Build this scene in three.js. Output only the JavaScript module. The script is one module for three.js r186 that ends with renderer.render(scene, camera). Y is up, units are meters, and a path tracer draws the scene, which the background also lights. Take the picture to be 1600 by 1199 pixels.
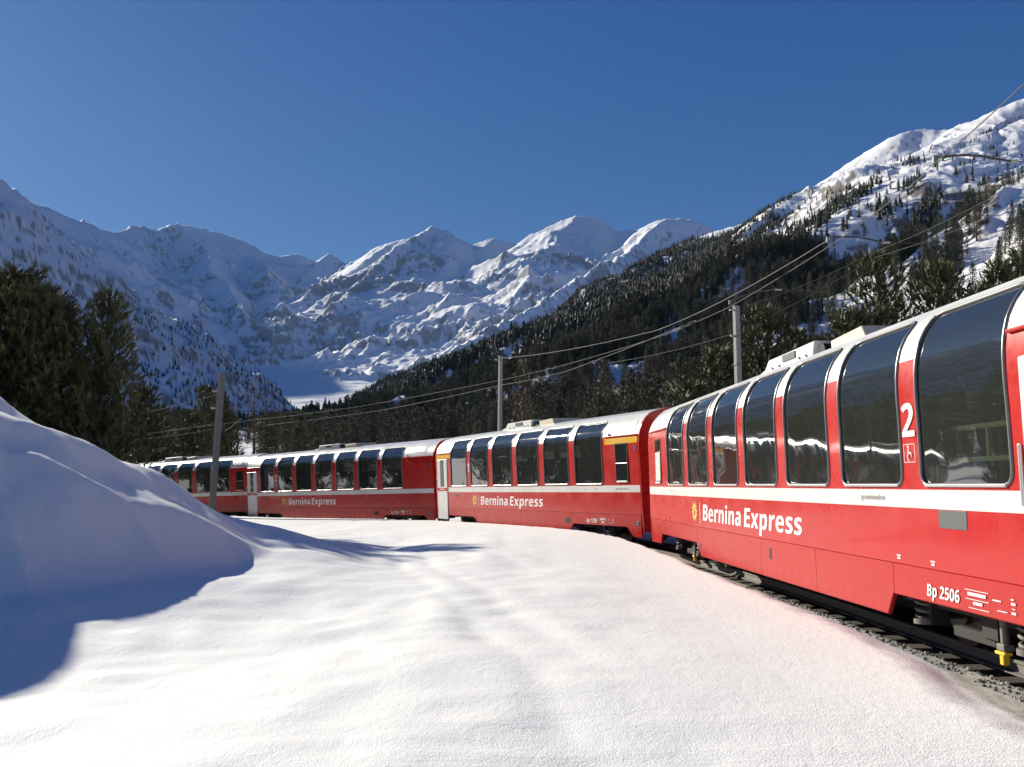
import * as THREE from 'three';
import { mergeGeometries } from 'three/addons/utils/BufferGeometryUtils.js';
import { RoundedBoxGeometry } from 'three/addons/geometries/RoundedBoxGeometry.js';
import { FontLoader } from 'three/addons/loaders/FontLoader.js';
import { createNoise2D, createNoise3D } from 'simplex-noise';

// ------------------------------------------------------------------ camera, sky, sun, exposure
const EYE = 1.926, PITCH = 0.03961, F = 1399.4;
const scene = new THREE.Scene();
const camera = new THREE.PerspectiveCamera(2 * Math.atan(599.5 / F) * 180 / Math.PI, 1024 / 767, 0.1, 40000);
camera.position.set(0, EYE, 0);
camera.rotation.order = 'YXZ';
camera.rotation.set(PITCH, 0, 0.00137);

const SUN_AZ = 43.5 * Math.PI / 180, SUN_EL = 19.8 * Math.PI / 180;   // azimuth counted to the left of the view direction
const sunDir = new THREE.Vector3(-Math.sin(SUN_AZ) * Math.cos(SUN_EL), Math.sin(SUN_EL), -Math.cos(SUN_AZ) * Math.cos(SUN_EL));
const EXPOSURE = 1.9;
{
  const W = 512, H = 256, data = new Float32Array(W * H * 4);
  for (let j = 0; j < H; j++) for (let i = 0; i < W; i++) {
    const el = ((j + 0.5) / H - 0.5) * Math.PI, az = ((i + 0.5) / W - 0.5) * 2 * Math.PI;
    const x = Math.cos(az) * Math.cos(el), y = Math.sin(el), z = Math.sin(az) * Math.cos(el);
    const cg = x * sunDir.x + y * sunDir.y + z * sunDir.z, yy = Math.max(y, 0);
    const a = Math.exp(-yy * 5.2), b = Math.exp(-yy * 2.0);
    const g = Math.acos(Math.min(1, Math.max(-1, cg)));
    const near = Math.exp(-g * 2.8);                              // forward scatter round the sun
    const ray = 0.80 + 0.2 * cg * cg;
    const r0 = (0.0015 + 0.046 * a) * ray + near * (0.15 * b), g0 = (0.025 + 0.03 * b + 0.085 * a) * ray + near * (0.20 * b), b0 = (0.122 + 0.09 * b + 0.09 * a) * ray + near * (0.25 * b);
    const o = (j * W + i) * 4;
    data[o] = r0; data[o + 1] = g0; data[o + 2] = b0; data[o + 3] = 1;
  }
  const t = new THREE.DataTexture(data, W, H, THREE.RGBAFormat, THREE.FloatType);
  t.mapping = THREE.EquirectangularReflectionMapping; t.magFilter = THREE.LinearFilter; t.minFilter = THREE.LinearFilter; t.needsUpdate = true;
  scene.background = t; scene.environment = t;
}
const sun = new THREE.DirectionalLight(new THREE.Color().setRGB(1, 0.94, 0.80), 4.6);
sun.position.copy(sunDir).multiplyScalar(300).add(new THREE.Vector3(0, 0, -30)); sun.target.position.set(0, 0, -30);
sun.castShadow = true; sun.shadow.radius = 1; sun.shadow.mapSize.set(4096, 4096);
Object.assign(sun.shadow.camera, { left: -90, right: 90, top: 90, bottom: -90, near: 1, far: 900 });
scene.add(sun, sun.target);

scene.fog = new THREE.FogExp2(new THREE.Color().setRGB(0.42, 0.66, 1.0), 0.000015);
const renderer = new THREE.WebGLRenderer({ antialias: true });
renderer.toneMapping = THREE.LinearToneMapping; renderer.toneMappingExposure = EXPOSURE;
renderer.shadowMap.enabled = true; renderer.setSize(1024, 767);

// ------------------------------------------------------------------ helpers
function rng(seed) { let s = seed >>> 0; return () => { s = (s + 0x6d2b79f5) | 0; let t = Math.imul(s ^ (s >>> 15), 1 | s); t = (t + Math.imul(t ^ (t >>> 7), 61 | t)) ^ t; return ((t ^ (t >>> 14)) >>> 0) / 4294967296; }; }
const N2 = createNoise2D(rng(11)), N2b = createNoise2D(rng(29)), N3 = createNoise3D(rng(5));
const clamp = (x, a, b) => Math.min(b, Math.max(a, x)), lerp = (a, b, t) => a + (b - a) * t, sstep = (a, b, x) => { const t = clamp((x - a) / (b - a), 0, 1); return t * t * (3 - 2 * t); };
const RGB = (r, g, b) => new THREE.Color().setRGB(r, g, b);
const used = {};
function numbered(name) { used[name] = (used[name] ?? -1) + 1; return used[name] ? name + '_' + String(used[name]).padStart(3, '0') : name; }
function tag(o, label, category, group) { o.userData.label = label; if (category) o.userData.category = category; if (group) o.userData.group = group; return o; }
function mesh(name, geo, mat, parent) { const m = new THREE.Mesh(geo, mat); m.name = name; m.castShadow = m.receiveShadow = true; parent?.add(m); return m; }
function thing(name, label, category, group) { const o = new THREE.Group(); o.name = numbered(name); scene.add(o); return tag(o, label, category, group); }
function structure(name, geo, mat) { const m = mesh(numbered(name), geo, mat, scene); m.userData.kind = 'structure'; return m; }
function geoFrom(pos, idx, uv, col) {
  const g = new THREE.BufferGeometry();
  g.setAttribute('position', new THREE.Float32BufferAttribute(pos, 3));
  if (uv) g.setAttribute('uv', new THREE.Float32BufferAttribute(uv, 2));
  if (col) g.setAttribute('color', new THREE.Float32BufferAttribute(col, 3));
  g.setIndex(idx); g.computeVertexNormals(); return g;
}
const flat = (g) => { const n = g.index ? g.toNonIndexed() : g; for (const k of Object.keys(n.attributes)) if (!['position', 'normal', 'uv', 'color'].includes(k)) n.deleteAttribute(k); return n; };
function merge(list) { const gs = list.map(flat), uv = gs.every((g) => g.attributes.uv), col = gs.every((g) => g.attributes.color); for (const g of gs) { if (!uv) g.deleteAttribute('uv'); if (!col) g.deleteAttribute('color'); } return mergeGeometries(gs); }
function box(sx, sy, sz, x = 0, y = 0, z = 0, r = 0.01) { const q = Math.min(r, sx / 2.2, sy / 2.2, sz / 2.2); return new RoundedBoxGeometry(sx, sy, sz, 1, q).translate(x, y, z); }
function cyl(r1, r2, h, x, y, z, n = 12, axis = 'y') { const g = new THREE.CylinderGeometry(r1, r2, h, n); if (axis === 'x') g.rotateZ(Math.PI / 2); if (axis === 'z') g.rotateX(Math.PI / 2); return g.translate(x, y, z); }
function tube(pts, r, n = 5, seg) { return new THREE.TubeGeometry(new THREE.CatmullRomCurve3(pts, false, 'centripetal'), seg ?? Math.max(2, pts.length * 6), r, n, false); }
function bar(a, b, r, n = 6) { const g = new THREE.CylinderGeometry(r, r, a.distanceTo(b), n); g.applyQuaternion(new THREE.Quaternion().setFromUnitVectors(new THREE.Vector3(0, 1, 0), b.clone().sub(a).normalize())); const m = a.clone().lerp(b, 0.5); return g.translate(m.x, m.y, m.z); }
// a place seen at photo pixel (px, py), d metres ahead of the camera: [x, height, distance ahead]
function place(px, py, d) { const u = (px - 800) / F, v = (599.5 - py) / F, c = Math.cos(PITCH), s = Math.sin(PITCH), k = d / (c - v * s); return [u * k, EYE + (v * c + s) * k, d]; }
function noiseTexture(size, fn, srgb) {
  const d = new Uint8Array(size * size * 4);
  for (let y = 0; y < size; y++) for (let x = 0; x < size; x++) { const c = fn(x / size, y / size), o = (y * size + x) * 4; for (let k = 0; k < 3; k++) d[o + k] = clamp(c[k] * 255, 0, 255); d[o + 3] = 255; }
  const t = new THREE.DataTexture(d, size, size); t.wrapS = t.wrapT = THREE.RepeatWrapping; t.magFilter = THREE.LinearFilter; t.minFilter = THREE.LinearMipmapLinearFilter; t.generateMipmaps = true;
  if (srgb) t.colorSpace = THREE.SRGBColorSpace; t.needsUpdate = true; return t;
}
// noise that repeats without a seam on the unit square
const TAU = Math.PI * 2;
function tile(x, y, f, s = 0) { const a = (x * TAU), b = (y * TAU), R = f / TAU; return N3(Math.cos(a) * R + s, Math.sin(a) * R + s * 1.7, Math.cos(b) * R + 3.1) * 0.5 + N3(Math.sin(b) * R + s, Math.cos(b) * R - s, Math.sin(a) * R + 7.7) * 0.5; }

// ------------------------------------------------------------------ the track: the four carriages' poses and the curve through their bogies (x, height over the eye, distance ahead)
const GRADE = 0.07299, CANT = 0.008675;
const CARS = [
  { left: [4.7106, -3.2515, 21.8656], yaw: -2.821, L: 16.165 },
  { left: [-1.7007, -4.3088, 35.9413], yaw: -26.403, L: 14.025 },
  { left: [-12.96, -5.5527, 48.5693], yaw: -42.399, L: 16.235 },
  { left: [-25.7845, -6.6891, 59.1708], yaw: -51.103, L: 16.635 },
];
const trackPts = [];
for (const c of CARS) {
  const y = c.yaw * Math.PI / 180, e = new THREE.Vector3(Math.sin(y), -GRADE, -Math.cos(y)).normalize();   // towards the far end
  const P = new THREE.Vector3(c.left[0], c.left[1] + EYE, -c.left[2]);
  const n0 = new THREE.Vector3(-Math.cos(y), 0, -Math.sin(y)); n0.addScaledVector(e, -n0.dot(e)).normalize();
  const up = new THREE.Vector3().crossVectors(e, n0); if (up.y < 0) up.negate();
  c.n = n0.clone().multiplyScalar(Math.cos(CANT)).addScaledVector(up, -Math.sin(CANT));
  c.up = up.clone().multiplyScalar(Math.cos(CANT)).addScaledVector(n0, Math.sin(CANT));
  c.e = e; c.P = P;
  trackPts.push(P.clone().addScaledVector(e, -(c.L - 2.75)), P.clone().addScaledVector(e, -2.75));
}
trackPts.unshift(trackPts[0].clone().add(new THREE.Vector3(1.3, 0.7, 10)), trackPts[0].clone().add(new THREE.Vector3(0.25, 0.35, 5)));
trackPts.unshift(trackPts[0].clone().add(new THREE.Vector3(4, 1.0, 14)));
{ const a = trackPts[trackPts.length - 1]; trackPts.push(a.clone().add(new THREE.Vector3(-9.5, -0.8, -5.2)), a.clone().add(new THREE.Vector3(-20, -1.6, -8.5)), a.clone().add(new THREE.Vector3(-34, -2.5, -10))); }
const trackCurve = new THREE.CatmullRomCurve3(trackPts, false, 'centripetal');
const TN = 420, track = trackCurve.getSpacedPoints(TN);
function nearTrack(x, d) {          // {lateral: metres to the camera's side of the centre line, y: rail height, i}
  let best = 1e9, bi = 0;
  for (let i = 0; i <= TN; i += 6) { const p = track[i], q = (p.x - x) ** 2 + (p.z + d) ** 2; if (q < best) { best = q; bi = i; } }
  for (let i = Math.max(0, bi - 6); i <= Math.min(TN, bi + 6); i++) { const p = track[i], q = (p.x - x) ** 2 + (p.z + d) ** 2; if (q < best) { best = q; bi = i; } }
  const a = track[Math.max(0, bi - 1)], b = track[Math.min(TN, bi + 1)], tx = b.x - a.x, tz = b.z - a.z, tl = Math.hypot(tx, tz), p = track[bi];
  const rx = x - p.x, rz = -d - p.z, along = (rx * tx + rz * tz) / tl;
  return { lateral: (rx * tz - rz * tx) / tl, y: p.y + along * (b.y - a.y) / tl, dist: Math.sqrt(best), i: bi };
}

// ------------------------------------------------------------------ the shape of the land
function fbm(x, y, oct, lac = 2.03, gain = 0.5, n = N2) { let a = 1, s = 0, f = 1; for (let i = 0; i < oct; i++) { s += a * n(x * f + i * 17.3, y * f - i * 9.1); a *= gain; f *= lac; } return s; }
function ridged(x, y, oct, n = N2) { let a = 1, s = 0, f = 1, w = 1; for (let i = 0; i < oct; i++) { let v = 1 - Math.abs(n(x * f + i * 31.7, y * f + i * 11.9)); v *= v * w; w = clamp(v * 1.6, 0, 1); s += a * v; a *= 0.5; f *= 2.1; } return s; }
const ridge = (pts) => pts.map(([px, py, d]) => place(px, py, d));
const MOUNTAINS = [
  { name: 'mountain_slope', steep: 0.62, flat: 0.42, knee: 600, amp: 0.085, scale: 170, sharp: 3, fine: 1.5, fineScale: 34, lines: [   // the forested slope beyond the train
    [[1250, 470, -400], [1050, 470, 300], ...[[1900, 25, 880], [1720, 78, 840], [1600, 137, 810], [1530, 190, 850], [1470, 193, 900], [1400, 232, 980], [1300, 280, 1120], [1200, 326, 1250], [1100, 374, 1370], [1000, 424, 1480], [900, 472, 1570], [800, 522, 1650], [700, 564, 1720], [600, 606, 1780], [500, 647, 1830]].map((p) => place(...p))],
    ridge([[1600, 137, 810], [1610, 300, 640], [1640, 420, 520]]),
  ] },
  { name: 'mountain_ridge', steep: 0.96, flat: 0.72, knee: 260, amp: 0.09, scale: 240, wander: 0.07, sharp: 3, fine: 7, fineScale: 70, lines: [   // the shaded ridge across the valley
    [[-1500, 420, -400], [-1300, 400, 500], ...[[-420, 262, 1080], [-160, 250, 1180], [0, 277, 1250], [60, 326, 1290], [130, 388, 1330], [200, 452, 1380], [300, 527, 1440], [380, 590, 1500], [450, 632, 1560], [520, 662, 1600]].map((p) => place(...p))],
  ] },
  { name: 'glacier_range', steep: 0.75, flat: 0.45, knee: 900, amp: 0.12, scale: 900, sharp: 3, wander: 0.10, fine: 46, fineScale: 640, rough: 1, lines: [
    ridge([[-300, 290, 5900], [60, 321, 6700], [110, 341, 7200], [180, 363, 8000], [212, 352, 8450], [250, 357, 8750], [292, 352, 8950], [330, 362, 9050], [372, 371, 9100], [400, 393, 9150], [432, 401, 9150], [462, 398, 9200], [495, 411, 9200], [520, 397, 9100], [542, 411, 8900], [562, 402, 8300], [600, 384, 8000], [645, 372, 7900], [680, 353, 7800], [708, 361, 7700], [740, 386, 7700], [770, 374, 7600], [800, 380, 7500], [832, 364, 7300], [852, 349, 7200], [890, 335, 7100], [932, 342, 7000], [966, 361, 6900], [1000, 361, 6800], [1050, 342, 6600], [1080, 345, 6500], [1112, 359, 6300], [1250, 380, 5600]]),
    ridge([[680, 353, 7800], [600, 392, 7300], [552, 432, 6800], [520, 470, 6300], [522, 520, 5800]]),
    ridge([[740, 386, 7700], [716, 420, 7000], [668, 470, 6200], [610, 535, 5300], [588, 556, 5300]]),
    ridge([[890, 335, 7100], [850, 396, 6500], [770, 452, 5800], [690, 510, 5200]]),
    ridge([[1050, 342, 6600], [985, 396, 6000], [890, 440, 5400], [790, 490, 4900], [690, 555, 4300]]),
    ridge([[180, 363, 8000], [240, 440, 6900], [300, 500, 6000], [345, 535, 5700]]),
    ridge([[292, 352, 8950], [330, 420, 7600], [372, 480, 6100], [410, 535, 5500]]),
    ridge([[400, 393, 9150], [440, 450, 7300], [470, 510, 6500]]),
  ] },
];
for (const m of MOUNTAINS) {
  m.segs = [];
  for (const l of m.lines) for (let i = 0; i + 1 < l.length; i++) m.segs.push([...l[i], ...l[i + 1]]);
}
const roughness = (x, d) => 0.26 + 0.74 * sstep(-0.25, 0.5, N2b(x / 1500 + 2, d / 1100 + 9) + 0.35 * N2(x / 420, d / 420));
function mountainHeight(m, x, d) {
  // ripple the lookup so that crests wander instead of running in straight pieces
  const w = m.scale * (m.wander ?? 0.22), wx = x + w * N2(x / m.scale * 0.7 + 3, d / m.scale * 0.7), wd = d + w * N2(x / m.scale * 0.7 - 8, d / m.scale * 0.7 + 5);
  let best = -1e9, bd = 0;
  for (const [x0, h0, d0, x1, h1, d1] of m.segs) {
    const ax = x1 - x0, ad = d1 - d0, t = clamp(((wx - x0) * ax + (wd - d0) * ad) / (ax * ax + ad * ad), 0, 1);
    const dist = Math.hypot(wx - x0 - ax * t, wd - d0 - ad * t), r = Math.sqrt(dist * dist + m.sharp * m.sharp) - m.sharp;
    const drop = r < m.knee ? m.steep * r - (m.steep - m.flat) * r * r / (2 * m.knee) : m.steep * m.knee * 0.5 + m.flat * m.knee * 0.5 + m.flat * (r - m.knee);
    const h = h0 + (h1 - h0) * t - drop;
    if (h > best) { best = h; bd = dist; }
  }
  const q = clamp(bd / (m.scale * 0.9), 0, 1), s = m.scale;
  const r1 = ridged(x / s * 0.8, d / s * 0.8, m.fine ? 8 : 6) - 0.85, r2 = fbm(x / s * 2.3, d / s * 2.3, 5);
  let h = best + m.amp * s * (r1 * (0.10 + 0.9 * q) * 0.62 + r2 * 0.10 * (0.35 + q));
  if (m.rough) h += 14 * (ridged(x / 150, d / 150, 4) - 0.8) * roughness(x, d);
  if (m.fine) h += m.fine * (ridged(x / m.fineScale + 0.25 * r2, d / m.fineScale + 0.2 * r1, m.rough ? 7 : 5, N2b) - 0.8) * (0.5 + 0.5 * q) * (m.rough ? roughness(x, d) : 1);
  return h;
}
const MOUND = [[-60, 4], [-16, 8.4], [-9.5, 11.0], [-6.7, 12.0], [-5.0, 14.0], [-4.8, 16.8], [-5.6, 20], [-6.7, 23], [-8.6, 25.6], [-11.5, 28], [-18, 32], [-60, 44]];
function moundDepth(x, d) {       // metres inside the mound's foot line
  let best = 1e9, inside = false;
  for (let i = 0, j = MOUND.length - 1; i < MOUND.length; j = i++) {
    const [x0, d0] = MOUND[j], [x1, d1] = MOUND[i], ax = x1 - x0, ad = d1 - d0, t = clamp(((x - x0) * ax + (d - d0) * ad) / (ax * ax + ad * ad), 0, 1);
    best = Math.min(best, Math.hypot(x - x0 - ax * t, d - d0 - ad * t));
    if ((d0 > d) !== (d1 > d) && x < (x1 - x0) * (d - d0) / (d1 - d0) + x0) inside = !inside;
  }
  return inside ? best : -best;
}
const plane = (x, d) => 0.034 * x - 0.065 * d;
function nearHeight(x, d, r) {
  const base0 = plane(clamp(x, -80, 60), clamp(d, -60, 85));
  let field = base0 + 0.24 + 0.07 * N2(x * 0.11, d * 0.11) + 0.03 * N2(x * 0.37 + 5, d * 0.37) + 0.012 * N2b(x * 1.1, d * 1.1);
  field += 0.14 * sstep(-3.0, -0.4, x + 0.02 * d) * sstep(3, 9, d) + 0.022 * N2(x * 0.85 + 0.05 * d, d * 0.10 + 7) * sstep(-2.5, 0, x) + 0.004 * N2(x * 0.5, d * 2.2) + 0.02 * N2b(x * 0.33 + 4, d * 0.22);
  if (d > 3 && d < 26 && Math.abs(x) < 6) for (const o of [0, 0.62, 2.1, 2.7]) { const xr = lerp(0.7, -3.0, sstep(2, 24, d)) + o + 0.10 * N2(d * 0.25, o * 7), e = (x - xr) / 0.17; field -= (o > 1 ? 0.016 : 0.026) * (0.6 + 0.5 * N2(d * 0.9, o * 5)) * Math.exp(-e * e) * (1 - sstep(18, 26, d)); }            // the field swells a little towards the line
  const w = 0.35 * N2(x * 0.2 + 9, d * 0.2), s = moundDepth(x + w, d + w * 0.6);
  if (s > -4) {
    const q = Math.max(0, s + 0.4);
    field += 0.55 * sstep(-4, 2.4, s);
    const bump = (3.5 + 2.9 * sstep(-11.2, -15.8, x)) * (1 - Math.exp(-Math.pow(q / 4.2, 1.6)));
    field += bump * (1 + 0.05 * N2(x * 0.25, d * 0.25)) + Math.min(1, q / 2) * (0.09 * N2(x * 0.4 + 2, d * 0.4) + 0.012 * N2b(x * 1.3, d * 1.3) + 0.012 * N2(x * 1.1 + d * 1.7, d * 0.35 - x * 0.3) + 0.008 * N2b(x * 4.5, d * 4.5));
  }
  { const q = clamp(((x + 6.2) * 3.9 + (d - 22.5) * -9) / (3.9 * 3.9 + 81), 0, 1), e = Math.hypot(x + 6.2 - 3.9 * q, d - 22.5 + 9 * q) / 1.35; field += 0.36 * (1 - 0.75 * q) * Math.exp(-e * e); }
  if (r < 130) {
    const t = nearTrack(x, d), l = t.lateral, fade = sstep(75, 100, r);
    if (l > 0) {
      const E = lerp(lerp(1.62, 1.12, sstep(6, 10, d)), 1.40, sstep(11, 18, d)) + 0.06 * N2(x * 0.5, d * 0.5) + 0.035 * N2b(x * 1.9, d * 1.9);
      let bed = t.y - 0.2;
      bed = lerp(bed, t.y - 0.03, sstep(0.85, 1.2, l));
      const snow = t.y + lerp(0.12, 0.40, sstep(10, 24, d));
      let h = lerp(bed, snow, sstep(E, E + lerp(0.75, 0.42, sstep(12, 22, d)), l));
      h = lerp(h, Math.max(field, -1e9), sstep(E + 0.5, E + 6, l));
      if (t.dist < 16) field = lerp(h, field, fade);
    } else {
      const out = -l;
      let h = lerp(t.y - 0.2, t.y + 0.05, sstep(1.5, 2.4, out));
      h = lerp(h, field - 0.1, sstep(2.5, 9, out));
      if (t.dist < 16) field = lerp(h, field, fade);
    }
  }
  return field;
}
function farBase(x, d, r) { return plane(clamp(x, -80, 60), clamp(d, -60, 85)) + (r > 90 ? (r - 90) * 0.004 + Math.max(0, r - 2900) * 0.12 + 3 * sstep(100, 400, r) * fbm(x / 180, d / 180, 3) : 0); }
function land(x, d) {            // [height, which mountain: -1 none]
  const r = Math.hypot(x, d);
  let h = r < 140 ? nearHeight(x, d, r) : -1e9, own = -1;
  if (r >= 90) { const f = farBase(x, d, r) + 0.2; h = r < 140 ? lerp(h, f, sstep(90, 140, r)) : f; }
  if (r > 150) for (let i = 0; i < MOUNTAINS.length; i++) {
    if (i === 2 && r < 2500) continue;
    const m = mountainHeight(MOUNTAINS[i], x, d), k = i === 2 ? 40 : 14, v = lerp(h - 80, m, sstep(150, 320, r));
    if (v < h - k) continue;
    // smooth union, so that the foot of a slope runs out into the valley
    const t = clamp(0.5 + 0.5 * (v - h) / k, 0, 1);
    if (v > h) own = i;
    h = lerp(h, v, t) + k * t * (1 - t);
  }
  return [h, own];
}

// ------------------------------------------------------------------ snow and rock materials
const grainAt = (() => { const R = rng(77), n = 512, a = Float32Array.from({ length: n * n }, () => R()), at = (x, y) => a[((y + n) % n) * n + (x + n) % n]; return (x, y) => { let v = 0, w = 0; for (let j = -2; j <= 2; j++) for (let i = -2; i <= 2; i++) { const k = Math.exp(-(i * i + j * j) / 1.6); v += k * at(Math.round(x * n) + i, Math.round(y * n) + j); w += k; } return (v / w - 0.5) * 2.2; }; })();
const snowBump = noiseTexture(512, (x, y) => { const v = 0.5 + 0.16 * tile(x, y, 7) + 0.14 * tile(x, y, 19, 2) + 0.30 * grainAt(x, y); return [v, v, v]; });
const snowMat = new THREE.MeshPhysicalMaterial({ name: 'snow', color: RGB(0.785, 0.78, 0.755), roughness: 0.72, specularIntensity: 0.35, bumpMap: snowBump, bumpScale: 0.010, vertexColors: true });
const landMat = new THREE.MeshStandardMaterial({ name: 'snow_and_rock', color: RGB(1, 1, 1), roughness: 0.85, vertexColors: true });
landMat.specularIntensity = 0.2;

// ------------------------------------------------------------------ ground mesh: rings round the viewpoint, finest where things are near
const AZ = [];
for (let a = -180; a < -36; a += a < -70 ? 4 : 1) AZ.push(a);
for (let a = -36; a < 36; a += 0.09) AZ.push(a);
for (let a = 36; a < 180; a += a > 69 ? 4 : 1) AZ.push(a);
AZ.push(180);
const AZN = [];
for (let a = -180; a < -36; a += a < -70 ? 3 : 0.6) AZN.push(a);
for (let a = -36; a < 36; a += 0.16) AZN.push(a);
for (let a = 36; a < 180; a += a > 69 ? 3 : 0.6) AZN.push(a);
AZN.push(180);
function rings(list, az, color) {
  const n = az.length, pos = new Float32Array(list.length * n * 3), col = new Float32Array(list.length * n * 3), uv = new Float32Array(list.length * n * 2), own = new Int8Array(list.length * n);
  const sa = az.map((a) => Math.sin(a * Math.PI / 180)), ca = az.map((a) => Math.cos(a * Math.PI / 180));
  let o = 0;
  for (const r of list) for (let j = 0; j < n; j++, o++) {
    const x = r * sa[j], d = r * ca[j], [h, w] = land(x, d);
    pos[o * 3] = x; pos[o * 3 + 1] = h; pos[o * 3 + 2] = -d; uv[o * 2] = x / 1.6; uv[o * 2 + 1] = d / 1.6; own[o] = w;
  }
  const index = [];
  for (let i = 0; i + 1 < list.length; i++) for (let j = 0; j + 1 < n; j++) { const a = i * n + j, b = a + 1, c = a + n, e = c + 1; index.push(a, b, c, b, e, c); }
  const g = new THREE.BufferGeometry();
  g.setAttribute('position', new THREE.BufferAttribute(pos, 3)); g.setAttribute('uv', new THREE.BufferAttribute(uv, 2)); g.setIndex(index); g.computeVertexNormals();
  const nor = g.attributes.normal.array;
  for (let k = 0; k < own.length; k++) { const c = color(pos[k * 3], pos[k * 3 + 1], -pos[k * 3 + 2], nor[k * 3 + 1], own[k], nor[k * 3], nor[k * 3 + 2]); col[k * 3] = c[0]; col[k * 3 + 1] = c[1]; col[k * 3 + 2] = c[2]; }
  g.setAttribute('color', new THREE.BufferAttribute(col, 3));
  return { g, own };
}
// the near snow, the cleared strip beside the rails greyer and dirty
const nearRings = []; for (let r = 1.2; r < 92; r *= 1.0105) nearRings.push(r); nearRings.push(92);
{
  const { g } = rings(nearRings, AZN, (x, y, d) => {
    const t = nearTrack(x, d), l = t.lateral;
    const E = lerp(lerp(1.62, 1.12, sstep(6, 10, d)), 1.40, sstep(11, 18, d)) + 0.06 * N2(x * 0.5, d * 0.5) + 0.035 * N2b(x * 1.9, d * 1.9);
    const dirty = l > 0 ? 1 - sstep(E + 0.08, E + 0.22, l) : 1 - sstep(1.6, 2.6, -l);
    if (dirty <= 0) return [1, 1, 1];
    const v = 0.36 + 0.05 * N2(x * 1.3, d * 1.3) + 0.07 * N2b(x * 7, d * 7) + 0.05 * N2(x * 17, d * 17), bed = 1 - sstep(0.95, 1.2, Math.abs(l)), s = lerp(v * 1.35, v * 0.28, bed);
    return [lerp(1, s * 1.0, dirty), lerp(1, s * 0.95, dirty), lerp(1, s * 0.86, dirty)];
  });
  structure('snow_field', g, snowMat);
}
// the far land
const farRings = [92]; { let r = 92; while (r < 15000) { r += r < 400 ? r * 0.012 : r < 3300 ? r * 0.0052 : r < 4200 ? r * 0.0042 : r < 9700 ? r * 0.0028 : r * 0.03; farRings.push(r); } }
{
  const { g, own } = rings(farRings, AZ, (x, y, d, ny, w, nx, nz) => {
    if (w < 0) return [0.8, 0.8, 0.8];
    const s = MOUNTAINS[w].scale, slope = Math.sqrt(1 - ny * ny) / ny;
    const hf = w === 2 ? 1 : w === 1 ? 3 : 1.9, n = 0.26 * fbm(x / s * 5 * hf, d / s * 5 * hf + y / s * 3, 4) + 0.26 * N2b(x / s * 20 * hf, d / s * 20 * hf + y / s * 9);
    let rock;
    if (w === 2) { const b = Math.hypot(x + 1130, d - 6350) / 520; rock = 0.72 * sstep(1.16, 1.27, slope + n * 0.95 + 0.6 * Math.exp(-b * b) - 0.35 * (1 - roughness(x, d))); }
    else if (w === 1) rock = 0.75 * sstep(1.16, 1.34, slope + n * 1.0);
    else rock = 0.9 * sstep(1.12, 1.32, slope + n * 1.1 + 0.26 * sstep(260, 420, x - 0.1 * d) * sstep(60, 140, y) * (1 - sstep(200, 290, y)));
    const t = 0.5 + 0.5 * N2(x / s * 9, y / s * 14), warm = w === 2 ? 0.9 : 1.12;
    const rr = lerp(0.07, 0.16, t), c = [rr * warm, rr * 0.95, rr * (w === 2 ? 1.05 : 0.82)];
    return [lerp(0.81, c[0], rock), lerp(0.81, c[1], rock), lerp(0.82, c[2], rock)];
  });
  const idx = g.index.array, parts = [[], [], [], []];
  for (let k = 0; k < idx.length; k += 3) { const w = Math.max(own[idx[k]], own[idx[k + 1]], own[idx[k + 2]]); parts[w + 1].push(idx[k], idx[k + 1], idx[k + 2]); }
  ['valley_floor', ...MOUNTAINS.map((m) => m.name)].forEach((name, k) => {
    const map = new Int32Array(own.length).fill(-1), keep = [], index = parts[k].map((v) => { if (map[v] < 0) { map[v] = keep.length; keep.push(v); } return map[v]; });
    const q = new THREE.BufferGeometry();
    for (const a of ['position', 'normal', 'color']) { const src = g.attributes[a].array, dst = new Float32Array(keep.length * 3); keep.forEach((v, i) => { dst[i * 3] = src[v * 3]; dst[i * 3 + 1] = src[v * 3 + 1]; dst[i * 3 + 2] = src[v * 3 + 2]; }); q.setAttribute(a, new THREE.BufferAttribute(dst, 3)); }
    q.setIndex(index);
    structure(name, q, landMat);
  });
}
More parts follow.
